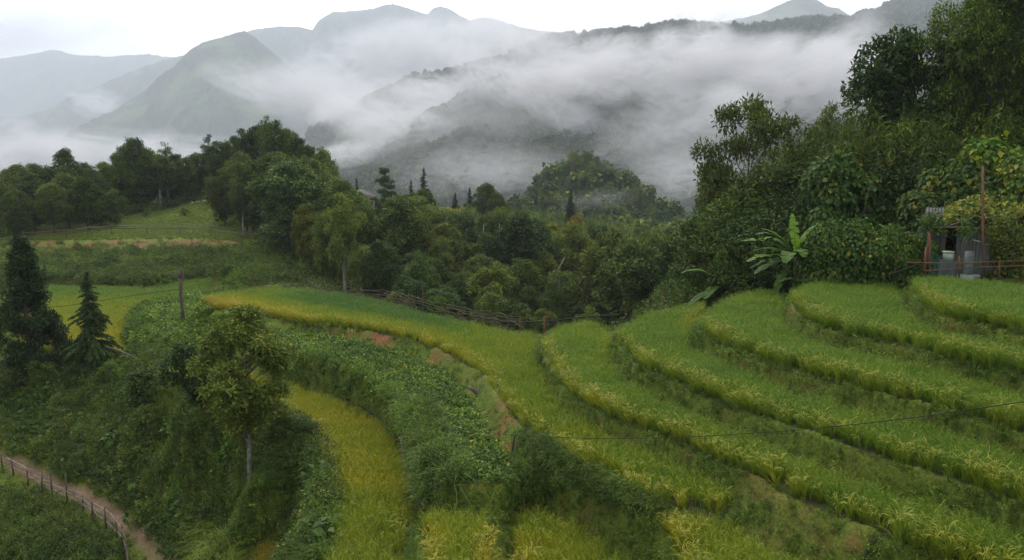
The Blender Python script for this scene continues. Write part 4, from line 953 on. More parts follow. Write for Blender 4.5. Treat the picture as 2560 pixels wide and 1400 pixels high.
# skyline and landmark trees (pixel column, depth, pixel row of the top)
HERO = [
 ('round', 48, 138, 408, 'broad tree at the left end of the left wood', 'mid green', 1.0),
 ('round', 120, 140, 412, 'rounded tree second from the left end of the left wood', 'mid green', 1.0),
 ('dark', 168, 142, 371, 'tall pointed tree rising above the left wood', 'mid green', .8),
 ('round', 228, 142, 412, 'low crowned tree between the tall pointed tree and the bright tree in the left wood', 'mid green', .9),
 ('dark', 345, 150, 344, 'tallest dark tree above the back edge of the pasture', 'mid green', .9),
 ('round', 300, 148, 385, 'bright leaved tree left of the tallest dark tree behind the pasture', 'fresh green', 1.0),
 ('airy', 420, 152, 348, 'open crowned tree above the top corner of the pasture', 'dark green', 1.3),
 ('tall', 400, 150, 385, 'olive tree beside the open crowned tree behind the pasture', 'olive', 1.4),
 ('round', 470, 154, 392, 'rounded tree just left of the pasture top', 'olive', 1.0),
 ('airy', 527, 156, 328, 'slender feathery tree standing above the pasture top', 'mid green', .8),
 ('round', 575, 154, 362, 'leafy tree right of the feathery tree on the crest', 'mid green', .9),
 ('dark', 620, 150, 320, 'big dense tree left of the highest crown on the crest', 'dark green', .9),
 ('dark', 690, 146, 300, 'dense tree carrying the highest main crown of the crest', 'mid green', .85),
 ('airy', 672, 150, 280, 'thin topmost spray of leaves on the crest', 'dark green', .6),
 ('layered', 755, 148, 335, 'flat topped tree leaning out right of the highest crown', 'mid green', .6),
 ('round', 810, 142, 366, 'dark tree at the right shoulder of the crest', 'dark green', .75),
 ('layered', 962, 150, 412, 'layered umbrella shaped tree beside the dark farm roof', 'dark green', .95),
 ('spruce', 1060, 150, 414, 'narrow dark conifer spire alone against the mist', 'dark green', 1.0),
 ('spruce', 1028, 152, 446, 'thin small conifer tip left of the narrow spire', 'dark green', .7),
 ('spruce', 893, 152, 442, 'small conifer tip behind the dark farm roof', 'dark green', .8),
 ('spruce', 1138, 200, 478, 'left of the two little conifers behind the yellow field', 'dark green', 1.3),
 ('spruce', 1174, 200, 466, 'right of the two little conifers behind the yellow field', 'dark green', 1.3),
 ('spruce', 1427, 185, 465, 'small conifer in front of the wooded knoll', 'dark green', 1.0),
 ('round', 1215, 175, 456, 'pale rounded tree right of the yellow field', 'mid green', 1.1),
 ('round', 1245, 165, 480, 'round tree joined to the pale tree right of the yellow field', 'mid green', 1.0),
 ('round', 1055, 148, 470, 'olive tree with wide crown below the narrow conifer spire', 'olive', 1.2),
 ('round', 1438, 150, 538, 'rusty leaved tree in front of the yellow strip', 'rusty', 1.0),
 ('dark', 1640, 88, 575, 'tall dark ivy covered tree at the right end of the ravine', 'dark green', .75),
 ('dark', 1690, 82, 600, 'dark tree beside the ivy covered tree at the right end of the ravine', 'dark green', .8),
 ('tall', 700, 122, 378, 'tall tree with straight pale trunk at the wood edge beside the pasture', 'mid green', 1.2),
 ('tall', 856, 92, 480, 'slim pale trunked tree in front of the middle wood', 'mid green', .9),
 ('round', 820, 98, 520, 'round tree left of the slim pale trunk', 'mid green', .8),
 ('dark', 940, 84, 600, 'conical green tree low in front of the middle wood', 'olive', .7),
 ('dark', 1052, 82, 625, 'greyish green rounded tree low in front of the middle wood', 'bluish green', .7),
 ('small', 1030, 71, 690, 'small blue green bush tree behind the stick fence', 'bluish green', .9),
 ('small', 1095, 64, 732, 'little fresh green bush at the stick fence', 'fresh green', .8),
 ('small', 1478, 62, 765, 'yellow green sapling beside the black pipe end', 'yellowish green', .8),
 ('small', 565, 93, 655, 'round green bush at the end of the rice field strip', 'fresh green', 1.0),
 ('small', 600, 80, 685, 'pale yellowish bush left of the stick fence end', 'yellowish green', .9),
 ('small', 650, 92, 660, 'pale bush on the mound above the fence end', 'yellowish green', .8),
 ('small', 458, 140, 528, 'dark little bush alone on the pasture', 'dark green', 1.2),
 ('small', 363, 141, 526, 'tiny bush at the back edge of the pasture', 'mid green', 1.1),
 ('dark', 285, 131, 470, 'leaning small tree at the left edge of the pasture', 'dark green', 1.0),
 ('dark', 215, 127, 440, 'spreading tree left of the pasture', 'mid green', 1.1),
 ('round', 130, 124, 455, 'broad tree in front of the left wood', 'mid green', 1.1),
 ('round', 20, 146, 424, 'round tree behind the left end of the left wood', 'mid green', 1.0), ('dark', 92, 148, 408, 'dark tree behind the gap in the left wood', 'dark green', 1.0),
 ('dark', 205, 150, 402, 'dark tree right of the tall pointed tree', 'dark green', 1.0), ('round', 268, 150, 404, 'round tree behind the low crowned tree of the left wood', 'mid green', 1.0),
 ('dark', 322, 153, 366, 'full tree joined to the tallest dark tree behind the pasture', 'mid green', 1.0), ('round', 378, 155, 372, 'round tree right of the tallest dark tree behind the pasture', 'dark green', 1.0),
 ('dark', 440, 157, 384, 'dark full tree in the middle of the wood behind the pasture', 'dark green', 1.1), ('round', 497, 158, 380, 'round tree just behind the pasture top', 'mid green', 1.0),
 ('dark', 545, 154, 352, 'full dark tree beside the feathery tree', 'dark green', 1.0), ('round', 592, 156, 342, 'round tree behind the big dense tree on the crest', 'mid green', 1.0),
 ('dark', 648, 154, 312, 'full tree left of the highest main crown', 'dark green', .95), ('round', 722, 150, 322, 'round tree right of the highest main crown', 'mid green', .95), ('dark', 772, 146, 362, 'dense tree between the flat topped tree and the shoulder', 'dark green', 1.0),
 ('round', -40, 126, 425, 'big tree crossing the left picture edge in the left wood', 'dark green', 1.1),
 ('dark', 80, 128, 432, 'big dark tree standing forward in the left wood', 'mid green', 1.15),
 ('round', 170, 130, 430, 'full crowned tree below the tall pointed tree in the left wood', 'olive', 1.15),
 ('dark', 250, 133, 440, 'dark tree at the pasture corner of the left wood', 'dark green', 1.1),
 ('round', 560, 132, 420, 'full crowned tree right of the pasture top', 'olive', 1.0),
 ('dark', 615, 128, 400, 'tall full tree below the dense tree of the crest', 'mid green', .95),
 ('round', 680, 130, 385, 'broad tree below the highest crown of the crest', 'mid green', 1.0),
 ('dark', 760, 118, 430, 'broad dark tree at the right end of the crest wood', 'dark green', 1.0),
 ('round', 770, 130, 390, 'olive tree filling the crest wood below the flat topped tree', 'mid green', 1.0),
 ('round', 850, 124, 440, 'broad tree below the right shoulder of the crest', 'mid green', 1.1),
 ('dark', 1590, 84, 590, 'big dark tree in the right part of the ravine', 'dark green', 1.0),
 ('round', 1540, 96, 575, 'round tree left of the big dark tree in the ravine', 'mid green', 1.0),
 ('round', 40, 120, 470, 'broad tree cut by the left picture edge beside the conifer', 'mid green', 1.1),
 ('tall', 605, 124, 455, 'spindly tree at the edge of the wood right of the pasture', 'olive', 1.1),
 ('dark', 650, 122, 480, 'low bushy tree at the edge of the wood right of the pasture', 'mid green', .9),
 ('tall', 1210, 118, 540, 'tree with bare white trunk in the ravine', 'mid green', .7),
 ('tall', 1245, 116, 530, 'taller tree with bare white trunk in the ravine', 'mid green', .8),
]
for i, (kd, px, D, top, lab, tn, wf) in enumerate(HERO):
    nm = 'conifer_tree' if kd == 'spruce' else ('bush' if kd == 'small' else 'broadleaf_tree')
    tree_px(kd, px, D, top, lab, tint=tn, wf=wf, name=nm, cat={'bush': 'bush'}.get(nm, 'tree'), rg=random.Random(i))

SKYX = [-300,0,30,120,170,260,350,420,500,560,620,700,760,800,850,900,960,1000,1060,1090,1200,1215,1300,1400,1500,1600,1700,1750,1800,1900]
SKYY = [440,470,440,425,410,430,385,390,400,385,350,335,360,395,440,480,480,480,490,532,532,500,515,540,552,560,560,545,540,540]
MDX = [-300, 150, 560, 600, 640, 720, 800, 900, 1000, 1100, 1200, 1400, 1600, 1760, 1900]
MDY = [124, 126, 150, 126, 122, 110, 96, 84, 77, 73, 71, 70, 71, 70, 66]
ZONES = [(-300, 290, 'left wood beside the pasture'), (290, 560, 'wood behind the pasture'), (560, 800, 'wood on the crest right of the pasture'), (800, 1120, 'wood below the dark farm roof'), (1120, 1420, 'wooded ravine below the small yellow field'), (1420, 1900, 'right part of the wooded ravine')]
rgp = random.Random(5); placed = [(at_depth(h[1], 500, h[2])[0], h[2]) for h in HERO if h[0] != 'small']; cnt = 0
for tries in range(9000):
    if cnt >= 212: break
    px = rgp.uniform(-120, 1850); D0 = np.interp(px, MDX, MDY); D = D0 + (205 - D0) * rgp.random() ** 1.9
    if 540 > px > 300 and D < 150: continue
    x = (px - 1280) / F * D * 1.004; g = gz(x, D)
    if kind_at(np.array([x]), np.array([D]))[0] or lawn_at(np.array([x]), np.array([D]))[0] > .01: continue
    sep = 2.8 + D * 0.010
    if min((x - a)**2 + (D - b)**2 for a, b in placed) < sep**2: continue
    h = rgp.uniform(7.5, 12.5) * np.clip((D - 58) / 42, .45, 1.1)
    lim = np.interp(px, SKYX, SKYY) + rgp.uniform(0, 26) if not (1090 < px < 1200) else 534
    zmax = at_depth(px, lim, D)[2]
    if g + h > zmax: h = zmax - g
    if h < 3.6: continue
    if 300 < px < 560 and proj((x, D, g + h * .2))[1] > 555: continue
    placed.append((x, D)); cnt += 1
    zone = next(z for a, b, z in ZONES if a <= px < b)
    kd = rgp.choices(['round', 'dark', 'tall'], [5, 5, 3])[0]; tn = rgp.choices(['dark green', 'mid green', 'olive', 'yellowish green', 'bluish green'], [4, 6, 4, 1, 1])[0]
    sh = {'round': 'round crowned', 'dark': 'dense', 'tall': 'slim'}[kd]; sz = 'tall' if h > 8 else 'low'
    tree(kd, x, D, h, f'{sz} {tn} {sh} tree in the {zone}', tn, rgp.uniform(.85, 1.25) * (1.15 if h < 6 else 1), f'{sz} {tn} {sh} trees in the {zone}', rg=rgp)
print('wood trees', cnt)

# knoll in the middle distance: its wood reads as one mass, the conifer tips in it stand out
rk = np.random.default_rng(8)
def whole_tree(seed, mat):
    tr, cr, H = broadleaf(seed, 8, 2.6, .1, 14, .42, 1600, mat, limbs=False)
    import bmesh
    bm = bmesh.new(); bm.from_mesh(tr); bm.from_mesh(cr); me = bpy.data.meshes.new('knoll_tree'); bm.to_mesh(me); bm.free(); me.materials.append(mat); return me
KN = [whole_tree(401, M_MIDLEAF), whole_tree(402, M_DARKLEAF), whole_tree(403, M_MIDLEAF), whole_tree(404, M_OLIVELEAF), whole_tree(405, M_BRIGHTLEAF)]
x = rk.uniform(-40, 120, 9000); y = rk.uniform(270, 400, 9000); z = ground_z(x, y); p = proj(np.stack([x, y, z + 5], 1))
kp = (p[:, 0] > 1230) & (p[:, 0] < 1850) & (p[:, 1] < 600) & (rk.random(9000) < .16); x, y = x[kp], y[kp]
put('knoll_wood', KN, x, y, rk, .65, 1.15, 'wood of broadleaf trees covering the steep knoll in the mist', idx=rk.integers(0, 5, len(x)), tilt=.05)
print('knoll', len(x))
rk2 = random.Random(8)
for i, (px, D, top) in enumerate([(1432, 362, 384), (1478, 366, 384), (1492, 364, 388), (1378, 350, 428), (1562, 345, 428), (1527, 352, 412), (1340, 335, 470), (1600, 330, 470)]):
    x_ = at_depth(px, 500, D)[0]; z_ = gz(x_, D); h_ = max(6, at_depth(px, top, D)[2] - z_)
    tree('spruce', x_, D, min(h_, 13), 'small dark conifer tip rising from the wood of the knoll', 'dark green', .9, 'conifer tips on the steep knoll', 'conifer_tree', rg=rk2)

x, y, rg = sample_view(9000, 250, 2500, -36, 36, 54)
p = proj(np.stack([x, y, ground_z(x, y) + 6], 1)); kp = (p[:, 1] > 430); x, y = x[kp], y[kp]
put('valley_wood', LOW, x, y, rg, .8, 1.4, 'far trees on the valley floor behind the ravine', np.zeros(len(x)), .05)
# ---------------------------------------------------------------- right hand wood
PR = {
 'airy_big': broadleaf(201, 10, 4.6, 0.30, 36, 0.20, 20000, M_OLIVELEAF, lobe=0.17, flat=0.6, prof='round', tr=0.12, aspect=0.4),
 'dark_big': broadleaf(202, 12, 3.9, 0.25, 30, 0.27, 26000, M_DARKLEAF, lobe=0.32, prof='col', tr=0.2, aspect=0.6),
 'huge': broadleaf(203, 18, 6.5, 0.12, 60, 0.26, 60000, M_DARKLEAF, lobe=0.26, prof='col', tr=0.3, aspect=0.42),
 'fringe': broadleaf(204, 12, 3.4, 0.2, 26, 0.22, 20000, M_MIDLEAF, lobe=0.30, prof='round', tr=0.15, aspect=0.35),
 'bush': broadleaf(205, 7, 3.0, 0.02, 26, 0.17, 17000, M_MIDLEAF, lobe=0.34, prof='round', tr=0.1, aspect=0.4),
 'bush2': broadleaf(206, 6, 2.8, 0.02, 26, 0.15, 17000, M_DARKLEAF, lobe=0.36, prof='col', tr=0.1, aspect=0.45),
 'bam': bamboo(207, 9, 3.2, 30, M_MIDLEAF), 'bam2': bamboo(208, 9, 2.6, 24, M_DARKLEAF),
 'vine': vine_mass(209, 10, 3.0, 2.6, 17000, 0.24, M_VINELEAF), 'vine2': vine_mass(210, 4.5, 4.4, 2.6, 17000, 0.20, M_VINELEAF),
 'vine3': vine_mass(211, 7, 3.4, 2.4, 15000, 0.24, M_VINELEAF, mats=[M_VINELEAF, M_YELLOWVINE]),
}
RW = [  # proto, px, D, top, label, tint, wf, name, cat
 ('airy_big', 1868, 62, 226, 'airy olive tree with open branches standing against the cloud', 'mid green', .72, 'broadleaf_tree'),
 ('fringe', 1800, 66, 400, 'low drooping olive tree at the left foot of the airy tree', 'olive', .6, 'broadleaf_tree'),
 ('fringe', 2065, 64, 252, 'small tree top between the airy tree and the dark tree', 'mid green', .55, 'broadleaf_tree'),
 ('dark_big', 2262, 60, 84, 'large dark crowned tree at the upper right', 'dark green', .72, 'broadleaf_tree'),
 ('fringe', 2350, 64, 130, 'thin leaved tree behind the large dark crown', 'mid green', .9, 'broadleaf_tree'),
 ('huge', 2470, 56, -110, 'towering tree cut by the top right corner', 'olive', .66, 'broadleaf_tree'),
 ('huge', 2620, 54, -160, 'towering tree at the right picture edge', 'mid green', .7, 'broadleaf_tree'),
 ('huge', 2420, 62, 60, 'tall olive tree filling the space left of the towering tree', 'olive', .6, 'broadleaf_tree'),
 ('bam', 2200, 57, 232, 'drooping bamboo clump under the large dark crown', 'mid green', 1.0, 'bamboo_clump'),
 ('bam', 2330, 55, 245, 'bamboo clump in the middle of the right wood', 'mid green', 1.2, 'bamboo_clump'),
 ('bam2', 2450, 54, 260, 'dark bamboo clump behind the vine wall', 'mid green', 1.2, 'bamboo_clump'),
 ('bam', 2110, 60, 300, 'arching bamboo clump behind the vine clad tree', 'olive', 1.0, 'bamboo_clump'),
 ('vine', 2092, 51, 300, 'tall mass of vines hiding a tree in the centre of the right wood', 'mid green', .92, 'vine_clad_tree'),
 ('bush', 1960, 57, 380, 'rounded leafy thicket left of the vine clad tree', 'mid green', 1.1, 'thicket'),
 ('bush', 1880, 58, 440, 'sloping thicket below the airy tree', 'mid green', 1.1, 'thicket'),
 ('bush2', 1830, 56, 500, 'dark thicket at the left foot of the right wood', 'mid green', 1.1, 'thicket'),
 ('bush2', 1790, 58, 560, 'dark bush at the far left end of the right wood', 'mid green', 1.0, 'thicket'),
 ('bush2', 1900, 52, 555, 'dark thicket behind the banana leaves', 'dark green', 1.1, 'thicket'),
 ('bush2', 2010, 54, 470, 'dark thicket behind the tall banana plant', 'dark green', 1.1, 'thicket'),
 ('bush2', 2240, 54, 330, 'dark thicket right of the vine clad tree', 'dark green', 1.0, 'thicket'),
 ('bush2', 2330, 51, 400, 'dark thicket behind the vine mound', 'dark green', 1.1, 'thicket'),
 ('bush2', 1750, 62, 655, 'low dark bush where the ravine meets the terraces', 'dark green', 1.0, 'thicket'),
 ('bush2', 1830, 53, 640, 'low dark bush under the smaller banana plant', 'dark green', 1.0, 'thicket'),
 ('bush', 1700, 64, 690, 'low bush below the dark ravine tree', 'dark green', 1.0, 'thicket'),
 ('vine2', 2165, 43.5, 520, 'wide mound of heart leaved vines left of the hut', 'mid green', .9, 'vine_mound'),
 ('vine2', 2270, 42.5, 545, 'vine mound touching the left post of the hut', 'mid green', .62, 'vine_mound'),
 ('vine3', 2400, 47, 330, 'yellow flecked vine wall behind the hut roof', 'mid green', .9, 'vine_mass'),
 ('vine3', 2500, 48, 275, 'vine draped tree rising above the hut roof', 'fresh green', .85, 'vine_mass'),
 ('vine3', 2590, 44, 330, 'vine mass at the right picture edge above the roof', 'mid green', .9, 'vine_mass'),
 ('vine', 2300, 50, 420, 'dark curtain of vines between mound and wall', 'dark green', .9, 'vine_mass'),
]
for i, (pk_, px, D, top, lab, tn, wf, nm) in enumerate(RW):
    tree_px(None, px, D, top, lab, tint=tn, wf=wf, name=nm, proto=PR[pk_], cat={'broadleaf_tree': 'tree', 'bamboo_clump': 'bamboo', 'vine_clad_tree': 'tree', 'thicket': 'bush', 'vine_mound': 'vine', 'vine_mass': 'vine'}[nm], rg=random.Random(100 + i), sink=0.1)

# ---------------------------------------------------------------- trees of the left foreground
fg = broadleaf(301, 10.5, 2.35, 0.30, 52, 0.22, 25000, M_MIDLEAF, M_SPOTBARK, lobe=0.20, prof='round', tr=0.12, aspect=0.3)
tree_px(None, 596, 37.0, 752, 'slender tree with lichen spotted trunk in the left foreground', tint='mid green', wf=1.22, proto=fg, rg=random.Random(3))
mp_ = broadleaf(302, 7.5, 2.5, 0.30, 26, 0.17, 7500, M_DARKLEAF, M_BARK, lobe=0.24, prof='round', tr=0.12, aspect=0.85, lean=(-2.0, 0.3))
tree_px(None, 508, 41.5, 850, 'leaning broad leaved dark tree left of the spotted trunk', tint='dark green', wf=1.05, proto=mp_, rz=0.15)
mp2 = broadleaf(303, 6, 1.7, 0.1, 16, 0.24, 3000, M_DARKLEAF, M_BARK, lobe=0.34, prof='col', tr=0.08, aspect=0.85)
tree_px(None, 330, 49, 905, 'low dark sapling left of the leaning tree', tint='mid green', wf=1.1, proto=mp2, rg=random.Random(6))
tree_px(None, 675, 38, 990, 'feathery sapling right of the spotted trunk', tint='mid green', wf=.8, proto=PR['fringe'], rg=random.Random(7))
cf1 = broadleaf(304, 11, 2.9, .03, 70, .26, 34000, M_NEEDLE, M_BARK, lobe=.2, prof='cone', aspect=.3, flat=.7); cf2 = conifer(305, 8, 2.5, M_NEEDLE, droop=0.35, lev=5.0, leaf=0.26, ragged=0.4, dens=1.3, asp=.35)
tree_px(None, 45, 59, 566, 'big dark conifer at the left picture edge', tint='dark green', wf=1.0, name='conifer_tree', proto=cf1, rg=random.Random(3), sink=.2)
tree_px(None, 205, 58, 668, 'dark spruce with drooping boughs in front of the far rice field', tint='dark green', wf=.95, name='conifer_tree', proto=cf2, rg=random.Random(4))
for i, (px, D, top, lab, tn) in enumerate([(-40, 57, 900, 'dark bush at the left picture edge under the conifer', 'dark green'), (60, 58, 880, 'dark bush under the big conifer', 'dark green'), (160, 57, 905, 'bush between the conifer and the spruce', 'dark green'),
        (250, 56, 930, 'bush right of the spruce foot', 'mid green'), (110, 54, 980, 'leafy bush on the slope under the conifer', 'mid green'), (330, 47, 1010, 'bush above the path bank', 'dark green'), (430, 44.3, 1080, 'bush under the leaning tree', 'dark green'),
        (690, 38, 1060, 'leafy bush beside the orange field corner', 'mid green'), (745, 36.5, 1050, 'bush at the edge of the orange field', 'mid green')]):
    tree_px('small', px, D, top, lab, tint=tn, wf=1.25, name='bush', cat='bush', rg=random.Random(40 + i))

# dead pollard on the vegetable mound
x, y, z = at_depth(457, 812, 66); e = empty('dead_trunk', (x, y, gz(x, y)), 'bare dark dead trunk with stubby forked top on the vegetable mound', 'trunk')
g = Geo(); H = at_depth(457, 672, 66)[2] - gz(x, y)
sp = np.array([[0, 0, -.3], [.05, 0, H * .25], [-.06, 0, H * .5], [.03, 0, H * .72], [.0, 0, H * .82]]); g.add(*tube(sp, [.17, .14, .13, .15, .17], 7)); link('trunk', g.mesh('trunk', [M_BARK], True), e)
for a, b in (((0, 0, H * .78), (-.18, .05, H * .98)), ((0, 0, H * .8), (.2, 0, H)), ((.02, 0, H * .74), (.24, -.05, H * .9)), ((0, 0, H * .8), (.02, .1, H * 1.0))):
    q = Geo(); q.add(*tube([a, ((a[0]+b[0])*.7, (a[1]+b[1])*.6, (a[2]+b[2])/2), b], [.08, .07, .05], 5)); link('branch', q.mesh('branch', [M_BARK], True), e)

# ---------------------------------------------------------------- banana plants
def banana_leaf(rng, L, w, az, up, bend, tear=0.0):
    n = 14; t = np.linspace(0, 1, n); d = np.array([math.cos(az), math.sin(az)])
    ang = up - bend * t**1.3; ds = L / n; out = np.cumsum(np.cos(ang)) * ds; zz = np.cumsum(np.sin(ang)) * ds
    c = np.stack([d[0] * out, d[1] * out, zz], 1); side = np.array([-d[1], d[0], 0]); T = unit(np.gradient(c, axis=0)); N = np.cross(side, T) * -1
    ww = w * np.clip(np.sin(np.pi * np.clip((t - 0.12) / 0.9, 0, 1)) ** 0.55, 0.03, 1) * (t > 0.1) + 0.02
    V = []; Q = []
    for sg in (-1, 1):
        for k in range(n - 1):
            tr = rng.uniform(0, tear); o = len(V)
            for kk, gap in ((k, 0), (k + 1, 0.25 * tr)):
                e_ = c[kk] + sg * side * ww[kk] * 0.5 - N[kk] * 0 + np.array([0, 0, 1]) * ww[kk] * 0.12 - np.array([0, 0, 1]) * tr * ww[kk] * 0.4 - T[kk] * gap * ds
                V += [c[kk], e_]
            Q.append((o, o + 1, o + 3, o + 2))
    q = Geo(); q.add(np.array(V), np.array(Q)); q.add(*tube(c, np.linspace(.035, .01, n), 4, False))
    return q.mesh('leaf', [M_BANANA])
def banana(px, D, top, label, leaves_, seed, hs=0.5):
    rng = np.random.default_rng(seed); x = at_depth(px, 500, D)[0]; z = gz(x, D); H = at_depth(px, top, D)[2] - z
    e = empty('banana_plant', (x, D, z), label, 'banana plant')
    g = Geo(); st = H * hs; g.add(*tube([(0, 0, -.2), (0.03, 0, st * .5), (0, 0, st)], [.14, .11, .07], 8)); link('stem', g.mesh('stem', [plain_mat('banana_stem', (.05, .07, .02), (.14, .16, .06), 4)], True), e)
    for (az, L, w, up, bend, tear) in leaves_:
        o = link('leaf', banana_leaf(rng, L * 1.12, w * 1.1, math.radians(az), math.radians(up), math.radians(bend), tear), e, (0, 0, st - .1)); 
        if tear > .7: o['label'] = 'torn banana leaf'
banana(1995, 45.5, 520, 'tall banana plant with upright torn leaf in front of the right wood', [(100, 2.2, .5, 86, 25, 1.3), (180, 2.8, .6, 40, 50, .5), (205, 3.0, .6, 15, 35, .5), (188, 2.6, .55, 62, 75, .5), (150, 2.3, .55, 30, 60, .4), (262, 2.3, .6, 40, 75, .6), (130, 2.6, .55, 55, 85, .9), (215, 2.2, .5, -30, 40, 1.0), (160, 2.2, .6, 62, 50, .2), (20, 2.2, .75, 65, 40, .1), (200, 2.4, .6, -5, 25, .2), (340, 2.2, .65, 25, 70, .4), (240, 2.4, .7, 30, 70, .3), (290, 2.0, .75, 75, 110, .1), (170, 2.2, .5, 5, 45, .6)], 1, .58)
banana(1815, 52, 555, 'smaller banana plant with drooping leaves left of the tall one', [(170, 2.6, .7, 50, 75, .3), (90, 2.5, .7, 80, 25, .3), (200, 2.4, .6, -10, 30, .4), (230, 2.2, .6, 10, 50, .3), (10, 2.3, .7, 60, 60, .2), (300, 2.0, .6, 30, 60, .2)], 2, .5)
banana(2090, 47, 525, 'banana plant half hidden behind the vine mound', [(60, 2.5, .8, 60, 25, .5), (20, 2.4, .7, 45, 40, .6), (120, 2.0, .7, 75, 30, .2), (200, 2.0, .7, 40, 60, .3), (300, 1.8, .7, 50, 60, .3)], 3, .55)
banana(2040, 44.5, 640, 'young banana plant at the foot of the tall one', [(190, 1.8, .6, 35, 60, .2), (250, 1.7, .6, 30, 60, .2), (320, 1.6, .6, 45, 60, .2), (60, 1.7, .6, 60, 50, .2), (210, 1.5, .55, 10, 40, .2)], 4, .4)

# ---------------------------------------------------------------- hut and its yard
HD = 40.5
def W(px, py, D=HD): return at_depth(px, py, D)
hz = gz(W(2400, 690)[0], HD)
e = empty('plank_hut', (W(2420, 690)[0], HD + 1.5, hz), 'grey plank hut with corrugated roof under yellow vines', 'hut')
ox, oy, oz = e.location
def loc(px, py, D): p = at_depth(px, py, D); return p - np.array([ox, oy, oz])
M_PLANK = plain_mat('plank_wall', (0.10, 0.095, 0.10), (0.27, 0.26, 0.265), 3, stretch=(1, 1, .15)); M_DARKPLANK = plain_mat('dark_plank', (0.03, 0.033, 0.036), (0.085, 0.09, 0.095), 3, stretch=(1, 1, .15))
xl, xm, xr = loc(2325, 600, 42)[0], loc(2375, 600, 42)[0], loc(2640, 600, 42)[0]; top = loc(2400, 545, 42)[2]; y0 = 1.5
rg = random.Random(2)
xx = xl
while xx < xr:
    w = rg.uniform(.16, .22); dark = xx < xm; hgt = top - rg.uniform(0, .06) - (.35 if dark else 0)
    hole = (not dark) and loc(2402, 600, 42)[0] < xx < loc(2428, 600, 42)[0]
    q = Geo()
    if hole: q.add(*box((w/2, 0, .78), (w - .012, .03, 1.56))); q.add(*box((w/2, 0, hgt - .25), (w - .012, .03, .5)))
    else: q.add(*box((w/2, 0, hgt/2 - .1), (w - .012, .03, hgt)))
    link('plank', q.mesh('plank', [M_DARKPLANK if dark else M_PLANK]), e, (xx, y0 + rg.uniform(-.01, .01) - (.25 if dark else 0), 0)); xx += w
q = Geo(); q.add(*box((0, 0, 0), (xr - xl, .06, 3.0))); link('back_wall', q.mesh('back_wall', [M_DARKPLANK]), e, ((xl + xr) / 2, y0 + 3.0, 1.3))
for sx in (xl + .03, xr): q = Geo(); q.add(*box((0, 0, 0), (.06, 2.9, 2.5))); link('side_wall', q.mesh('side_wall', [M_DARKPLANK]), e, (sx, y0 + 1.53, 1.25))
# corrugated roof sheets
rx0, rx1 = loc(2352, 545, 40.5)[0], loc(2700, 560, 40.5)[0]; sheets = 6
for s in range(sheets):
    n = 28; u = np.linspace(0, 1, n + 1); wv = 0.035 * np.cos(u * 2 * np.pi * 7); X_ = rx0 + (rx1 - rx0) * (s + u * 1.02) / sheets
    V = []; 
    for th in (0, -.012):
        for (yy, zz) in ((y0 - 1.35, loc(2400, 547 + s * 1.0, 40.5)[2]), (y0 + 3.0, loc(2400, 540, 40.5)[2] + 0.35)):
            V += [(a + .50 * (yy - y0 + 1.35), yy, zz + b + th + .012 * (s % 2)) for a, b in zip(X_, wv)]
    m = n + 1; Q = [(i, i+1, m+i+1, m+i) for i in range(n)] + [(2*m+i, 3*m+i, 3*m+i+1, 2*m+i+1) for i in range(n)] + [(i, 2*m+i, 2*m+i+1, i+1) for i in range(n)]
    q = Geo(); q.add(np.array(V), np.array(Q)); link('roof_sheet', q.mesh('roof_sheet', [plain_mat('roof_tin', (.025, .025, .022), (.07, .07, .06), 2, .5, .4)]), e)
q = Geo(); q.add(*tube([(rx0 - .2, y0 - 1.2, loc(2400, 552, 40.5)[2] - .05), (rx1, y0 - 1.2, loc(2400, 556, 40.5)[2] - .05)], .05, 6)); link('roof_beam', q.mesh('roof_beam', [M_GREYWOOD]), e)
q = Geo(); q.add(*tube([loc(2368, 566, 40.2), loc(2430, 545, 40.2)], .03, 5)); link('roof_brace', q.mesh('roof_brace', [M_GREYWOOD]), e)
q = Geo(); q.add(*box((0, 0, 0), (.9, .5, .8))); q2 = loc(2428, 660, 40.9)
link('concrete_block', q.mesh('concrete_block', [plain_mat('pale_block', (.3, .3, .31), (.45, .45, .46), 3)]), e, (q2[0], q2[1] + .2, .4))
q = Geo(); q.add(*box((0, 0, 0), (.30, .35, 1.35))); q2 = loc(2428, 640, 40.9); link('pillar', q.mesh('pillar', [plain_mat('pale_block_b', (.2, .2, .2), (.32, .32, .32), 3)]), e, (q2[0], q2[1] + .2, 1.25))
# yellow vines on the roof
def flat_vine(px0, px1, D0, D1, zoff, n, seed, leaf, mat, name, label, zf, thick=.3):
    rg = np.random.default_rng(seed); px = rg.uniform(px0, px1, n); D = rg.uniform(D0, D1, n); x = (px - 1280) / F * D * 1.01; z = zf(px, D) + rg.random(n) ** 1.5 * thick * (0.3 + 3.2 * np.clip(fbm(px / 28.0, D * .9, 44, 3) - .28, 0, 1)) - np.where(D < 40.5, rg.random(n) ** 3 * .2, 0)
    N = unit(rdirs(n, rg) * .6 + np.array([0, -.4, .8])); V, Q = leaves(np.stack([x, D, z], 1), unit(rdirs(n, rg) + np.array([0, -.5, -.5])), N, leaf * rg.uniform(.6, 1.3, n), leaf * .85)
    o = link(name, make_mesh(name, V, Q, mat, rg.choice(len(mat), n, p=[.68, .32] if len(mat) == 2 else None))); tag(o, label, 'vine'); return o
zr = W(2400, 547, 40.5)[2]
flat_vine(2352, 2640, 40.35, 44.5, 0, 4200, 5, .20, [M_YELLOWVINE, M_VINELEAF], 'roof_vine', 'yellow green vine lying over the corrugated hut roof', lambda px, D: zr + .03 + (D - 40.5) * .12 + .12 * np.sin(px * .05))
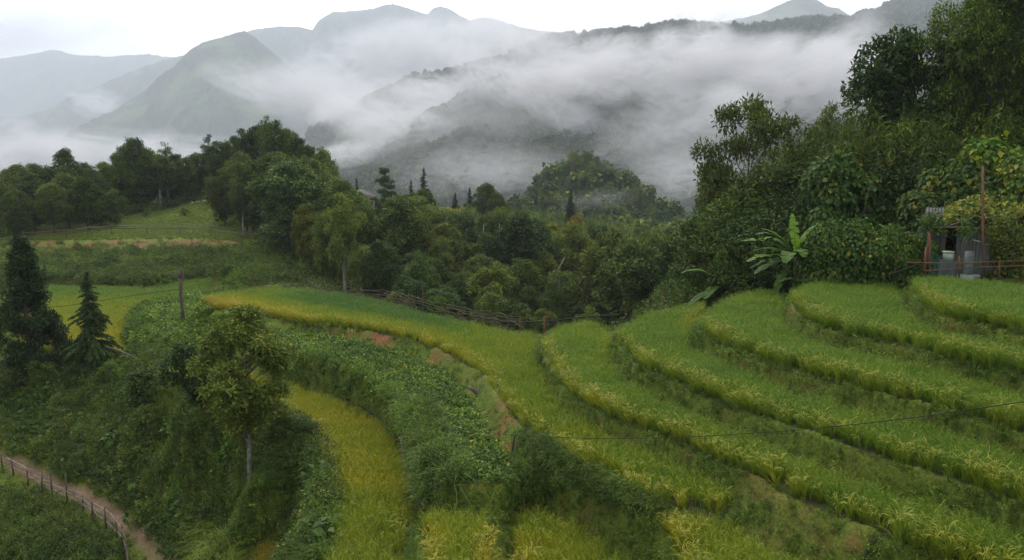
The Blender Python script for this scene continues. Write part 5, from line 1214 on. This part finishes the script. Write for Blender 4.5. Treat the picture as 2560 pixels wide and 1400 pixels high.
def hang(px0, px1, y0_, y1_, D, n, seed, leaf, mat, label):
    rg = np.random.default_rng(seed); nb = 14; bx = rg.uniform(px0, px1, nb); by = rg.uniform(y0_, y1_, nb); k = rg.integers(0, nb, n)
    C = at_depth(bx, by, D + rg.uniform(-.3, .3, nb)); P = C[k] + rdirs(n, rg) * rg.uniform(.15, .55, n)[:, None]
    V, Q = leaves(P, unit(rdirs(n, rg) + np.array([0, 0, -.6])), unit(rdirs(n, rg) * .6 + np.array([0, -.8, .5])), leaf * rg.uniform(.6, 1.3, n), leaf * .8)
    o = link('hanging_vine', make_mesh('hanging_vine', V, Q, mat)); tag(o, label, 'vine')
hang(2322, 2345, 548, 575, 39.9, 600, 6, .15, [M_VINELEAF], 'green vine hanging at the left corner of the hut roof')
hang(2478, 2560, 562, 650, 39.6, 3000, 7, .13, [M_OLIVELEAF], 'tangled vine hanging over the right half of the hut front')
hang(2408, 2425, 560, 585, 39.9, 260, 8, .13, [M_VINELEAF], 'short vine tip dangling in the hut opening')
# posts and rails in front of the hut
def pole(name, a, b, r, mat, label, cat='post', parent=None, r2=None, mid=None):
    a = np.array(a); b = np.array(b); c = (a + b) / 2 if mid is None else np.array(mid); q = Geo(); q.add(*tube(np.array([a - a, c - a, b - a]), [r, r * .95, r2 or r * .85], 6))
    me = q.mesh(name, [mat], True)
    if parent: return link(name, me, parent, a - np.array(parent.location))
    o = link(name, me, None, a); tag(o, label, cat); return o
pole('hut_post', W(2457, 705, 39.3), W(2457, 415, 39.3), .06, M_REDWOOD, 'tall thin reddish pole rising past the hut roof')
pole('hut_post', W(2323, 690, 39.6), W(2323, 578, 39.6), .09, M_REDWOOD, 'forked reddish post at the left corner of the hut')
pole('hut_post', W(2312, 690, 39.6), W(2316, 618, 39.6), .07, M_REDWOOD, 'stout orange brown post beside the forked corner post')
pole('beam', W(2331, 569, 39.5), W(2425, 568, 39.5), .045, M_REDWOOD, 'horizontal pole under the roof at the hut front', 'beam')
pole('brace', W(2326, 580, 39.6), W(2352, 535, 39.6), .03, M_GREYWOOD, 'thin slanting stick at the hut corner', 'stick')
pole('brace', W(2434, 600, 39.4), W(2530, 630, 39.4), .03, M_GREYWOOD, 'bent stick slanting down across the hut front', 'stick')
pole('brace', W(2528, 629, 39.4), W(2580, 608, 39.4), .03, M_GREYWOOD, 'pale stick rising to the right edge beside the hut', 'stick')
e2 = empty('yard_rail', W(2400, 700, 38.9) * np.array([1, 1, 0]) + np.array([0, 0, gz(W(2400, 690, 38.9)[0], 38.9)]), 'low rail of thin poles between the rice and the hut', 'fence')
for a, b in (((2267, 656), (2400, 659)), ((2398, 659), (2500, 653)), ((2495, 654), (2640, 650)), ((2313, 677), (2450, 668)), ((2445, 668), (2640, 662))): pole('rail', W(*a, 38.9), W(*b, 38.9), .032, M_REDWOOD, None, parent=e2)
for px in (2398, 2498, 2580): pole('post', W(px, 698, 38.9), W(px, 640 if px < 2450 else 655, 38.9), .045, M_REDWOOD, None, parent=e2)
pole('pole', W(2225, 687, 39), W(2297, 660, 39), .03, M_BLACK, 'dark slanting pole left of the hut rail', 'pole')
# net, bucket, bowls
M_NET = NM('green_net'); ch = M_NET.n('ShaderNodeTexCoord').outputs['Object']
M_NET = M_NET.done(M_NET.n('ShaderNodeMixShader', {0: 0.35, 1: M_NET.n('ShaderNodeBsdfTransparent').outputs[0], 2: M_NET.principled((0.03, 0.10, 0.08), .6).outputs[0]}))
n = 16; u = np.linspace(0, 1, n + 1); A = np.array([W(2323 + 135 * t, 632 + 14 * math.sin(math.pi * t), 39.2) for t in u]); B = np.array([W(2323 + 135 * t, 688, 39.2) for t in u]); A[:, 1] += .05 * np.sin(u * 20); B[:, 1] += .05 * np.sin(u * 17)
q = Geo(); q.add(np.concatenate([A, B]) - A[0], [(i, i+1, n+2+i, n+1+i) for i in range(n)]); o = link('net', q.mesh('net', [M_NET]), None, A[0]); tag(o, 'green mesh net sagging along the rail before the hut', 'net')
a = W(2369, 665, 40.2); q = Geo(); q.add(*tube([(0, 0, 0), (0, 0, .42)], [.21, .24], 14)); q.add(*tube([(0, 0, .41), (0, 0, .45)], [.28, .28], 14))
zb = gz(a[0], a[1]); o = link('bucket', q.mesh('bucket', [plain_mat('pale_green_plastic', (.28, .34, .26), (.38, .44, .34), 3, .4)], True), None, (a[0], a[1], W(2369, 652, 40.2)[2])); tag(o, 'pale green plastic bucket with rim in front of the hut', 'bucket')
q = Geo(); q.add(*box((0, 0, 0), (.55, .5, 1))); hh = W(2369, 652, 40.2)[2] - zb; o = link('stand', make_mesh('stand', box((0, 0, hh / 2), (.6, .5, hh))[0], box((0, 0, 0), (1, 1, 1))[1], [M_DARKPLANK]), None, (a[0], a[1], zb)); tag(o, 'dark stand carrying the pale bucket', 'stand')
for i, (x0, x1) in enumerate(((2403, 2415), (2409, 2421))): pole('stick', W(x0, 640, 40), W(x1 + 4, 585, 40), .025, M_GREYWOOD, ['left', 'right'][i] + ' one of two pale crossed sticks in the hut opening', 'stick', mid=W(x0 + 3, 610, 40))

# ---------------------------------------------------------------- far farm roof
e = empty('farm_roof', (*at_depth(912, 495, 138)[:2], gz(at_depth(912, 495, 138)[0], 138)), 'dark thatched roof peeking from the trees on the crest', 'hut')
a0, a1, b0, b1 = (at_depth(886, 478, 138), at_depth(905, 472, 142), at_depth(926, 497, 136), at_depth(942, 489, 140)); o3 = np.array(e.location)
V = np.array([a0, b0, b1, a1]) - o3; V = np.concatenate([V, V - np.array([0, 0, .2])]); q = Geo(); q.add(V, [(0,1,2,3),(4,7,6,5),(0,4,5,1),(1,5,6,2),(2,6,7,3),(3,7,4,0)]); link('roof', q.mesh('roof', [plain_mat('thatch', (.03, .028, .028), (.08, .075, .072), 2)]), e)
c0 = (V[0] + V[1] + V[2] + V[3]) / 4; q = Geo(); q.add(*box((0, 0, c0[2] / 2 - .9), (2.2, 2.5, max(1.5, c0[2] - .6)))); link('wall', q.mesh('wall', [M_DARKPLANK]), e, (c0[0], c0[1] + .6, 0))

# ---------------------------------------------------------------- fences
def fence(name, pts, label, post_step, post_h, rails, mat, rmat, r=.045, rr=.035, seed=0, jit=.25, hjit=.3, brush=0, lens=None):
    """pts: (px, py, D) where the ground at the fence is, rails: list of height fractions"""
    rg = random.Random(seed); P = eye_pts(pts) if len(pts[0]) == 3 else np.array(pts)
    L = np.r_[0, np.cumsum(np.hypot(np.diff(P[:, 0]), np.diff(P[:, 1])))]
    at = lambda s: np.array([np.interp(s, L, P[:, 0]), np.interp(s, L, P[:, 1])])
    o0 = at(0); e = empty(name, (o0[0], o0[1], gz(*o0)), label, 'fence'); O = np.array(e.location)
    s = 0; tops = []
    while s <= L[-1]:
        p = at(s); z = gz(*p); h = post_h * rg.uniform(1 - hjit, 1 + hjit); b = np.array([p[0] + rg.uniform(-.06, .06), p[1], z - .15]); t = b + np.array([rg.uniform(-jit, jit) * .4, rg.uniform(-jit, jit) * .3, h + .15])
        q = Geo(); q.add(*tube([b * 0, (t - b) * .5 + np.array([rg.uniform(-.03, .03), 0, 0]), t - b], [r, r * .9, r * .7], 5)); link('post', q.mesh('post', [mat], True), e, b - O); tops.append((p, z)); s += post_step * rg.uniform(.75, 1.25)
    for f in rails:
        s = 0
        while s < L[-1] - .5:
            l = min(rg.uniform(2.2, 4.2) * max(1, post_step / 2), L[-1] - s); n = 5; pp = []
            for k in range(n):
                q_ = at(s + l * k / (n - 1)); pp.append([q_[0] + rg.uniform(-.03, .03), q_[1] + rg.uniform(-.05, .05), gz(*q_) + post_h * f + rg.uniform(-.09, .09)])
            pp = np.array(pp); q = Geo(); q.add(*tube(pp - pp[0], np.linspace(rr, rr * .7, n), 5)); link('rail', q.mesh('rail', [rg.choice(rmat)], True), e, pp[0] - O); s += l * rg.uniform(.8, 1.0)
    if brush:
        q = Geo()
        for k in range(brush):
            s = rg.uniform(0, L[-1]); a = at(s); b = at(min(L[-1], s + rg.uniform(.6, 1.8))); za = gz(*a) + rg.uniform(.05, post_h * .75); zb_ = gz(*b) + rg.uniform(.05, post_h * .75)
            q.add(*tube([(a[0] - O[0], a[1] - O[1] + rg.uniform(-.15, .15), za - O[2]), (b[0] - O[0], b[1] - O[1] + rg.uniform(-.15, .15), zb_ - O[2])], [.022, .012], 4, False))
        o = link('brushwood', q.mesh('brushwood', [M_WOOD]), e); o['kind'] = 'stuff'
    return e
# field fence: follows the back rim of the large field
bk = [(600,717),(680,712),(760,712),(830,718),(900,727),(980,745),(1040,762),(1100,777),(1180,790),(1240,800),(1310,812)]
bp = [(*on_plane(a, b, FIELDS['T6'][0])[:2],) for a, b in bk]; bp = [(x * 1.012, y * 1.012) for x, y in bp]
fence('stick_fence', bp[:5], 'dark stick fence along the back of the large rice field at its left end', 2.4, 1.5, [.55, .7, .85], M_BARK, [M_WOOD, M_BARK], seed=4, brush=25, rr=.022, r=.035)
fence('stick_fence', bp[4:], 'stick fence running down the back rim of the large field to the water pipe', 2.0, 1.35, [.5, .65, .8, .92], M_REDWOOD, [M_WOOD, M_BARK, M_WOOD], seed=5, brush=34, rr=.022, r=.035)
fence('pasture_fence', [(60,612,118),(140,600,119),(200,588,120),(280,580,122),(420,583,122),(520,585,123),(640,592,120)], 'thin pole fence along the lower edge of the pasture', 5, 1.4, [.6, .9], M_WOOD, [M_WOOD, M_GREYWOOD], r=.06, rr=.055, seed=6)
fence('pasture_fence', [(690,628,104),(730,650,98),(770,680,92),(800,700,88)], 'dark rail fence running down through the grass to the field fence', 3, 1.2, [.4, .6, .8], M_BARK, [M_BARK], r=.06, rr=.06, seed=7)
fence('path_fence', [(-60,1150,49.9),(0,1170,49),(60,1200,47.4),(120,1228,46),(180,1252,44.8),(235,1280,43.2),(300,1330,41),(318,1380,39.3),(322,1440,37.6)], 'rough fence of dark stakes and poles beside the dirt path', 1.35, 1.25, [.35, .6, .8], M_BARK, [M_WOOD, M_GREYWOOD, M_BARK], r=.05, rr=.03, seed=8, brush=40, hjit=.35)
# cut poles lying crossed at the corner of the orange field
e = empty('stick_bundle', (*at_depth(695, 1005, 48)[:2], gz(*at_depth(695, 1005, 48)[:2])), 'small heap of crossed sticks at the corner of the orange rice field', 'sticks'); O = np.array(e.location)
for a, b in (((-.5, 0, .1), (.3, .1, .9)), ((-.6, .1, .7), (.25, 0, .45)), ((-.1, 0, 0), (.1, .05, 1.0)), ((-.7, 0, .3), (.3, .1, .2)), ((.1, 0, 0), (-.35, 0, .6))): q = Geo(); q.add(*tube([(0, 0, 0), np.array(b) - np.array(a)], [.035, .025], 5)); link('stick', q.mesh('stick', [M_WOOD], True), e, a)

# ---------------------------------------------------------------- pipes, cables, hoses
def run(name, pts, r, mat, label, cat, seg=6, ondz=None, n_sub=5):
    P = np.array(pts, float)
    t = np.linspace(0, len(P) - 1, (len(P) - 1) * n_sub + 1); Q_ = np.stack([np.interp(t, np.arange(len(P)), P[:, k]) for k in range(3)], 1)
    for _ in range(3): Q_[1:-1] = (Q_[:-2] + 2 * Q_[1:-1] + Q_[2:]) / 4
    q = Geo(); q.add(*tube(Q_ - Q_[0], r, seg)); o = link(name, q.mesh(name, [mat], True), None, Q_[0]); tag(o, label, cat); return o
run('black_cable', eye_pts([(2900,955,11.8),(2750,978,13),(2560,1004,14.2),(2300,1043,16),(2000,1076,18.6),(1700,1094,21.8),(1500,1097,24.5),(1285,1090,29),(1080,1063,34),(950,1030,38.5),(860,1000,43),(760,962,48),(690,930,52)]), .009, M_BLACK, 'black cable hanging across the terraces', 'cable')
tp = at_depth(1287, 1090, 29.0); bs = (at_depth(1276, 1155, 29.0)); pole('cable_post', (bs[0], bs[1], min(bs[2], gz(bs[0], bs[1]) - .05)), tp, .035, M_BLACK, 'short dark prop holding the cable above the vegetable bed')
run('thin_cable', eye_pts([(60,768,64),(110,770,66),(200,760,66),(280,747,66),(370,733,66),(457,722,66)]), .018, M_BLACK, 'thin cable tied to the dead trunk over the far rice field', 'cable')
run('pole', eye_pts([(250,866,58.5),(290,874,58),(330,890,57),(360,908,56.5)]), .06, M_BARK, 'fallen pole sticking out below the spruce', 'pole')
run('water_pipe', eye_pts([(1185,792,56),(1235,800,55.5),(1280,803,54.5),(1330,805,53.5),(1380,803,52.5),(1430,796,51.5),(1480,790,51),(1550,788,50.5)]), .045, M_BLACK, 'black water pipe carried on stakes along the field rim', 'pipe')
for i, (px, D, lab) in enumerate(((1361, 52.8, 'reddish stake holding the black water pipe'), (1300, 53.8, 'short stake under the middle of the black water pipe'), (1655, 50, 'thin stake on the crest of the rice terrace'))):
    a = at_depth(px, 795 if i < 2 else 745, D); pole('stake', (a[0], a[1], min(gz(a[0], a[1]) - .1, a[2] - .6)), (a[0], a[1], a[2] + .12), .07 if i == 0 else .04, M_REDWOOD, lab, 'stake')
def on_ground(pts, dz=.05):
    out = []
    for px, py, D in pts:
        d0 = ray(px, py); 
        ts = np.linspace(D * .7, D * 1.35, 300); Pq = d0[None] * ts[:, None] / d0[1]; h = Pq[:, 2] - ground_z(Pq[:, 0], Pq[:, 1]); k = np.argmax(h < dz) if (h < dz).any() else 150; out.append(Pq[k] + np.array([0, 0, dz]))
    return out
run('hose', on_ground([(1000,1095,38),(1006,1120,37),(1008,1150,36),(1020,1170,35),(1026,1200,34.5),(1028,1225,34),(1042,1248,33),(1062,1270,32)]), .04, M_GREYWOOD, 'pale irrigation hose lying along the orange field edge', 'hose')
run('hose', on_ground([(820,985,47),(880,1005,45),(930,1035,42),(960,1055,41),(985,1085,39)]), .03, M_BLACK, 'dark hose at the top of the orange field edge', 'hose')
run('hose', eye_pts([(2445,1222,21.2),(2410,1245,20.9),(2380,1262,20.6),(2345,1282,20.3)]), .03, M_BLACK, 'black hose dipping from terrace edge into the rice at the right', 'hose')
run('hose', on_ground([(2215,1332,21),(2190,1355,20.5),(2170,1375,20),(2160,1400,19.5),(2155,1430,19)]), .03, M_BLACK, 'black hose crossing the bank at the bottom right', 'hose')
# stump, rocks
p = on_ground([(1198,990,36)], 0)[0]; e = None
q = Geo(); q.add(*tube([(0, 0, -.1), (-.05, 0, .14), (-.25, 0, .30), (-.5, .05, .38)], [.16, .14, .10, .05], 7)); q.add(*tube([(.0, 0, .1), (.2, .1, .02)], [.1, .05], 6)); o = link('stump', q.mesh('stump', [M_BARK], True), None, p); tag(o, 'dark gnarled stump on the red earth beside the vegetable bed', 'stump')
def rock(p, s, label, seed, group=None, mat=None):
    rg = np.random.default_rng(seed); n, m = 7, 10; th = np.linspace(0, np.pi, n); ph = np.linspace(0, 2*np.pi, m, endpoint=False); V = []
    for a in th:
        for b in ph: V.append([math.sin(a)*math.cos(b), math.sin(a)*math.sin(b), math.cos(a) * .7])
    V = np.array(V) * (1 + rg.normal(0, .08, (len(V), 1))) * s * .5; Q = [(i*m + j, (i+1)*m + j, (i+1)*m + (j+1) % m, i*m + (j+1) % m) for i in range(n-1) for j in range(m)]
    q = Geo(); q.add(V, Q); o = link('rock', q.mesh('rock', [mat or M_STONE], False), None, p); tag(o, label, 'rock', group)
a = at_depth(116, 634, 112); rock((a[0], a[1], gz(a[0], a[1]) + .15), .8, 'pale boulder beside the dark conifer below the red cut', 1)
for i in range(9):
    px = 478 + i * 5.2 + random.Random(i).uniform(-4, 4); py = 500 - i * 3.4; a = at_depth(px, py, 151); rock((a[0], a[1], gz(a[0], a[1]) + .05), random.Random(i + 9).uniform(.3, .8), 'pale stone in the row climbing the pasture', 10 + i, 'pale stones climbing the pasture')
p = on_ground([(369, 1323, 48)], 0)[0]; rock(p + np.array([0, 0, .05]), .28, 'small dark stone on the bend of the dirt path', 30, None, M_BARK)
p = on_ground([(507, 1340, 42)], 0)[0]; pole('stake', p - np.array([0, 0, .2]), p + np.array([.02, 0, 1.25]), .05, M_BARK, 'broken stake standing in the bright grass by the path', 'stake')
p = on_ground([(622, 1250, 42)], 0)[0]; pole('stake', p - np.array([0, 0, .2]), p + np.array([.0, 0, .6]), .03, M_BARK, 'short dark stake right of the spotted trunk', 'stake')
# white bare trunks in the ravine
for i, (x0, y0p, x1, y1p, D, lab) in enumerate(((1207, 610, 1209, 562, 112, 'bare white trunk left of the pair in the ravine'), (1244, 640, 1249, 558, 112, 'bare white trunk right of the pair in the ravine'), (1386, 694, 1412, 642, 100, 'leaning white trunk in the ravine'), (1446, 715, 1460, 686, 96, 'short leaning white trunk at the ravine edge'))):
    a = at_depth(x0, y0p, D); b = at_depth(x1, y1p, D); pole('bare_trunk', a, b, .09, M_PALEBARK, lab, 'trunk', r2=.05)

# odds and ends in the yard of the hut
zy = gz(W(2400, 690, 40.6)[0], 40.6)
for i, (px, hh, rr_, lab) in enumerate(((2388, .95, .17, 'dark jar beside the pale bucket in the hut yard'), (2446, .75, .2, 'brown basket under the right part of the hut front'), (2342, .6, .16, 'dark pot behind the forked post'))):
    a = W(px, 650, 40.7); q = Geo(); q.add(*tube([(0, 0, 0), (0, 0, hh * .35), (0, 0, hh * .7), (0, 0, hh)], [rr_ * .7, rr_, rr_ * .95, rr_ * .6], 10)); o = link('jar' if i != 1 else 'basket', q.mesh('jar', [M_DARKPLANK if i != 1 else M_WOOD], True), None, (a[0], a[1], zy)); tag(o, lab, 'jar' if i != 1 else 'basket')
q = Geo(); q.add(*box((0, 0, .9), (.35, .03, 1.8))); a = W(2404, 650, 41.3); o = link('board', q.mesh('board', [M_WOOD]), None, (a[0], a[1], zy), (-.12, .06, .1)); tag(o, 'brown board leaning against the hut wall', 'board')
# ---------------------------------------------------------------- haze and mist
def build_haze(dens):
    V, Q = box((0, 5000, 700), (30000, 17000, 2800)); V = np.array(V)
    me = make_mesh('haze', V, Q); o = link('haze', me); tag(o, 'thin even haze filling the valley air', None, None, 'stuff')
    m = NM('haze_air'); v = m.n('ShaderNodeVolumePrincipled', {'Color': (0.81, 0.87, 1.0, 1), 'Density': dens, 'Anisotropy': 0.0})
    m.t.links.new(v.outputs[0], m.out.inputs['Volume']); me.materials.append(m.m)
build_haze(HAZE)
def ico_sphere():
    import bmesh
    bm = bmesh.new(); bmesh.ops.create_icosphere(bm, subdivisions=3, radius=1.0); me = bpy.data.meshes.new('mist'); bm.to_mesh(me); bm.free(); return me
def mist_mat(name, dens, aspect, seed, thr=.42):
    scale = 1.1
    m = NM(name); tcn = m.n('ShaderNodeTexCoord').outputs['Object']
    ln = m.n('ShaderNodeVectorMath', {0: tcn}, operation='LENGTH').outputs['Value']
    pos = m.n('ShaderNodeNewGeometry').outputs['Position']
    vec = m.n('ShaderNodeMapping', {0: tcn, 1: (seed * 91.3, seed * 33.1, seed * 5.7), 3: (0.5 * aspect, 0.35, 1.0)}).outputs[0]
    nz = m.noise(scale * .8, 3, 0.6, vec, 0.8); fine = m.noise(scale * 3.2, 6, 0.65, vec, 1.5)
    edge = m.math('ADD', m.math('MULTIPLY_ADD', nz, 1.7, -0.85), m.math('MULTIPLY_ADD', fine, 0.9, -0.45))
    f = m.rng(m.math('ADD', ln, edge), 1.0, 0.3)
    w = m.rng(m.math('MULTIPLY_ADD', fine, 0.6, m.math('MULTIPLY', nz, 0.5)), thr + .05, thr + .22, 0.06, 2.1)
    d = m.math('MULTIPLY', m.math('MULTIPLY', f, w), dens)
    v = m.n('ShaderNodeVolumePrincipled', {'Color': (0.84, 0.85, 0.89, 1), 'Density': d, 'Anisotropy': 0.2})
    m.t.links.new(v.outputs[0], m.out.inputs['Volume']); m.m.cycles.volume_step_rate = 0.3
    return m.m
SPH = ico_sphere()
MISTS = [  # px, py, D, half width px, half height px, half depth m, optical thickness, roll degrees, label
 (1720,165,1200,560,80,150,2.6,2,'long bright cloud bank across the middle mountain'),
 (1330,235,1100,330,60,110,1.8,-28,'cloud streak climbing the green slope left of the bank'),
 (2000,230,1100,330,95,120,2.6,18,'thick cloud behind the airy tree'),
 (1000,140,3300,330,100,300,1.8,12,'cloud on the flank of the double peak'),
 (820,250,2600,330,90,260,1.9,-12,'cloud filling the valley left of the green slope'),
 (960,330,1350,260,80,130,1.8,-30,'low cloud in front of the valley mouth'),
 (1180,90,3600,160,50,250,1.6,14,'cloud wisp right of the double peak'),
 (90,400,2200,330,80,240,2.2,8,'low cloud at the left edge behind the wood'),
 (250,262,5600,100,45,260,1.3,-20,'small cloud puff against the far left spur'),
 (480,390,1900,220,60,180,1.2,0,'thin cloud behind the crest trees'),
 (1250,430,900,300,90,90,0.6,0,'thin mist behind the narrow conifer'),
 (1700,330,950,300,110,90,0.7,12,'thin mist veil on the lower green slope'),
 (1720,440,800,190,80,80,0.7,0,'faint mist left of the right wood'),
 (1490,500,320,120,34,16,0.12,8,'wisp of mist in front of the knoll'),
 (1750,45,2400,260,45,200,1.1,8,'cloud cap over the far wooded ridge'),
 (2120,110,1700,130,70,120,1.0,40,'cloud wisps against the dark mountain shoulder'),
 (1330,120,1900,200,50,160,1.2,-18,'cloud lying behind the wooded ridge'),
 (1350,380,1150,640,190,160,0.9,-6,'broad thin veil over the green slope'),
 (1080,265,1700,240,70,160,1.8,-12,'cloud between the two wooded ridges'),
 (60,85,9800,330,60,500,1.2,6,'grey cloud lobe above the far left ridge'),
]
rm = random.Random(3)
for (x0, y0, x1, y1, D, k, s0, lab) in ((1180,215,2150,215,1080,9,70,'ragged lower edge of the long cloud bank'),(1250,120,2120,130,1500,7,60,'torn upper edge of the long cloud bank'),(820,430,1240,215,1050,6,55,'ragged wisps climbing the green slope'),(760,300,1150,240,2000,6,60,'loose cloud scraps in the valley gap'),(20,330,480,420,2000,6,60,'loose cloud scraps over the left wood'),(900,110,1300,90,3200,4,50,'thin scraps on the double peak')):
    for q in range(k):
        t = (q + .5) / k; MISTS.append((x0 + (x1 - x0) * t + rm.uniform(-50, 50), y0 + (y1 - y0) * t + rm.uniform(-35, 35), D * rm.uniform(.9, 1.1), s0 * rm.uniform(.9, 2.0), s0 * rm.uniform(.5, 1.0), D * .05, rm.uniform(.7, 1.4), rm.uniform(-35, 35), lab))
for i, (px, py, D, w, h, dp, tau, roll, lab) in enumerate(MISTS):
    p = at_depth(px, py, D); me = SPH.copy(); me.name = 'mist'
    sx, sz = w / F * D, h / F * D
    me.materials.clear(); me.materials.append(mist_mat('mist_air_%d' % i, tau / (dp * 1.1), min(5, sx / sz), i + 1))
    o = link('mist', me, None, p, (0, math.radians(-roll), 0), (sx, dp, sz)); tag(o, lab, None, None, 'stuff')
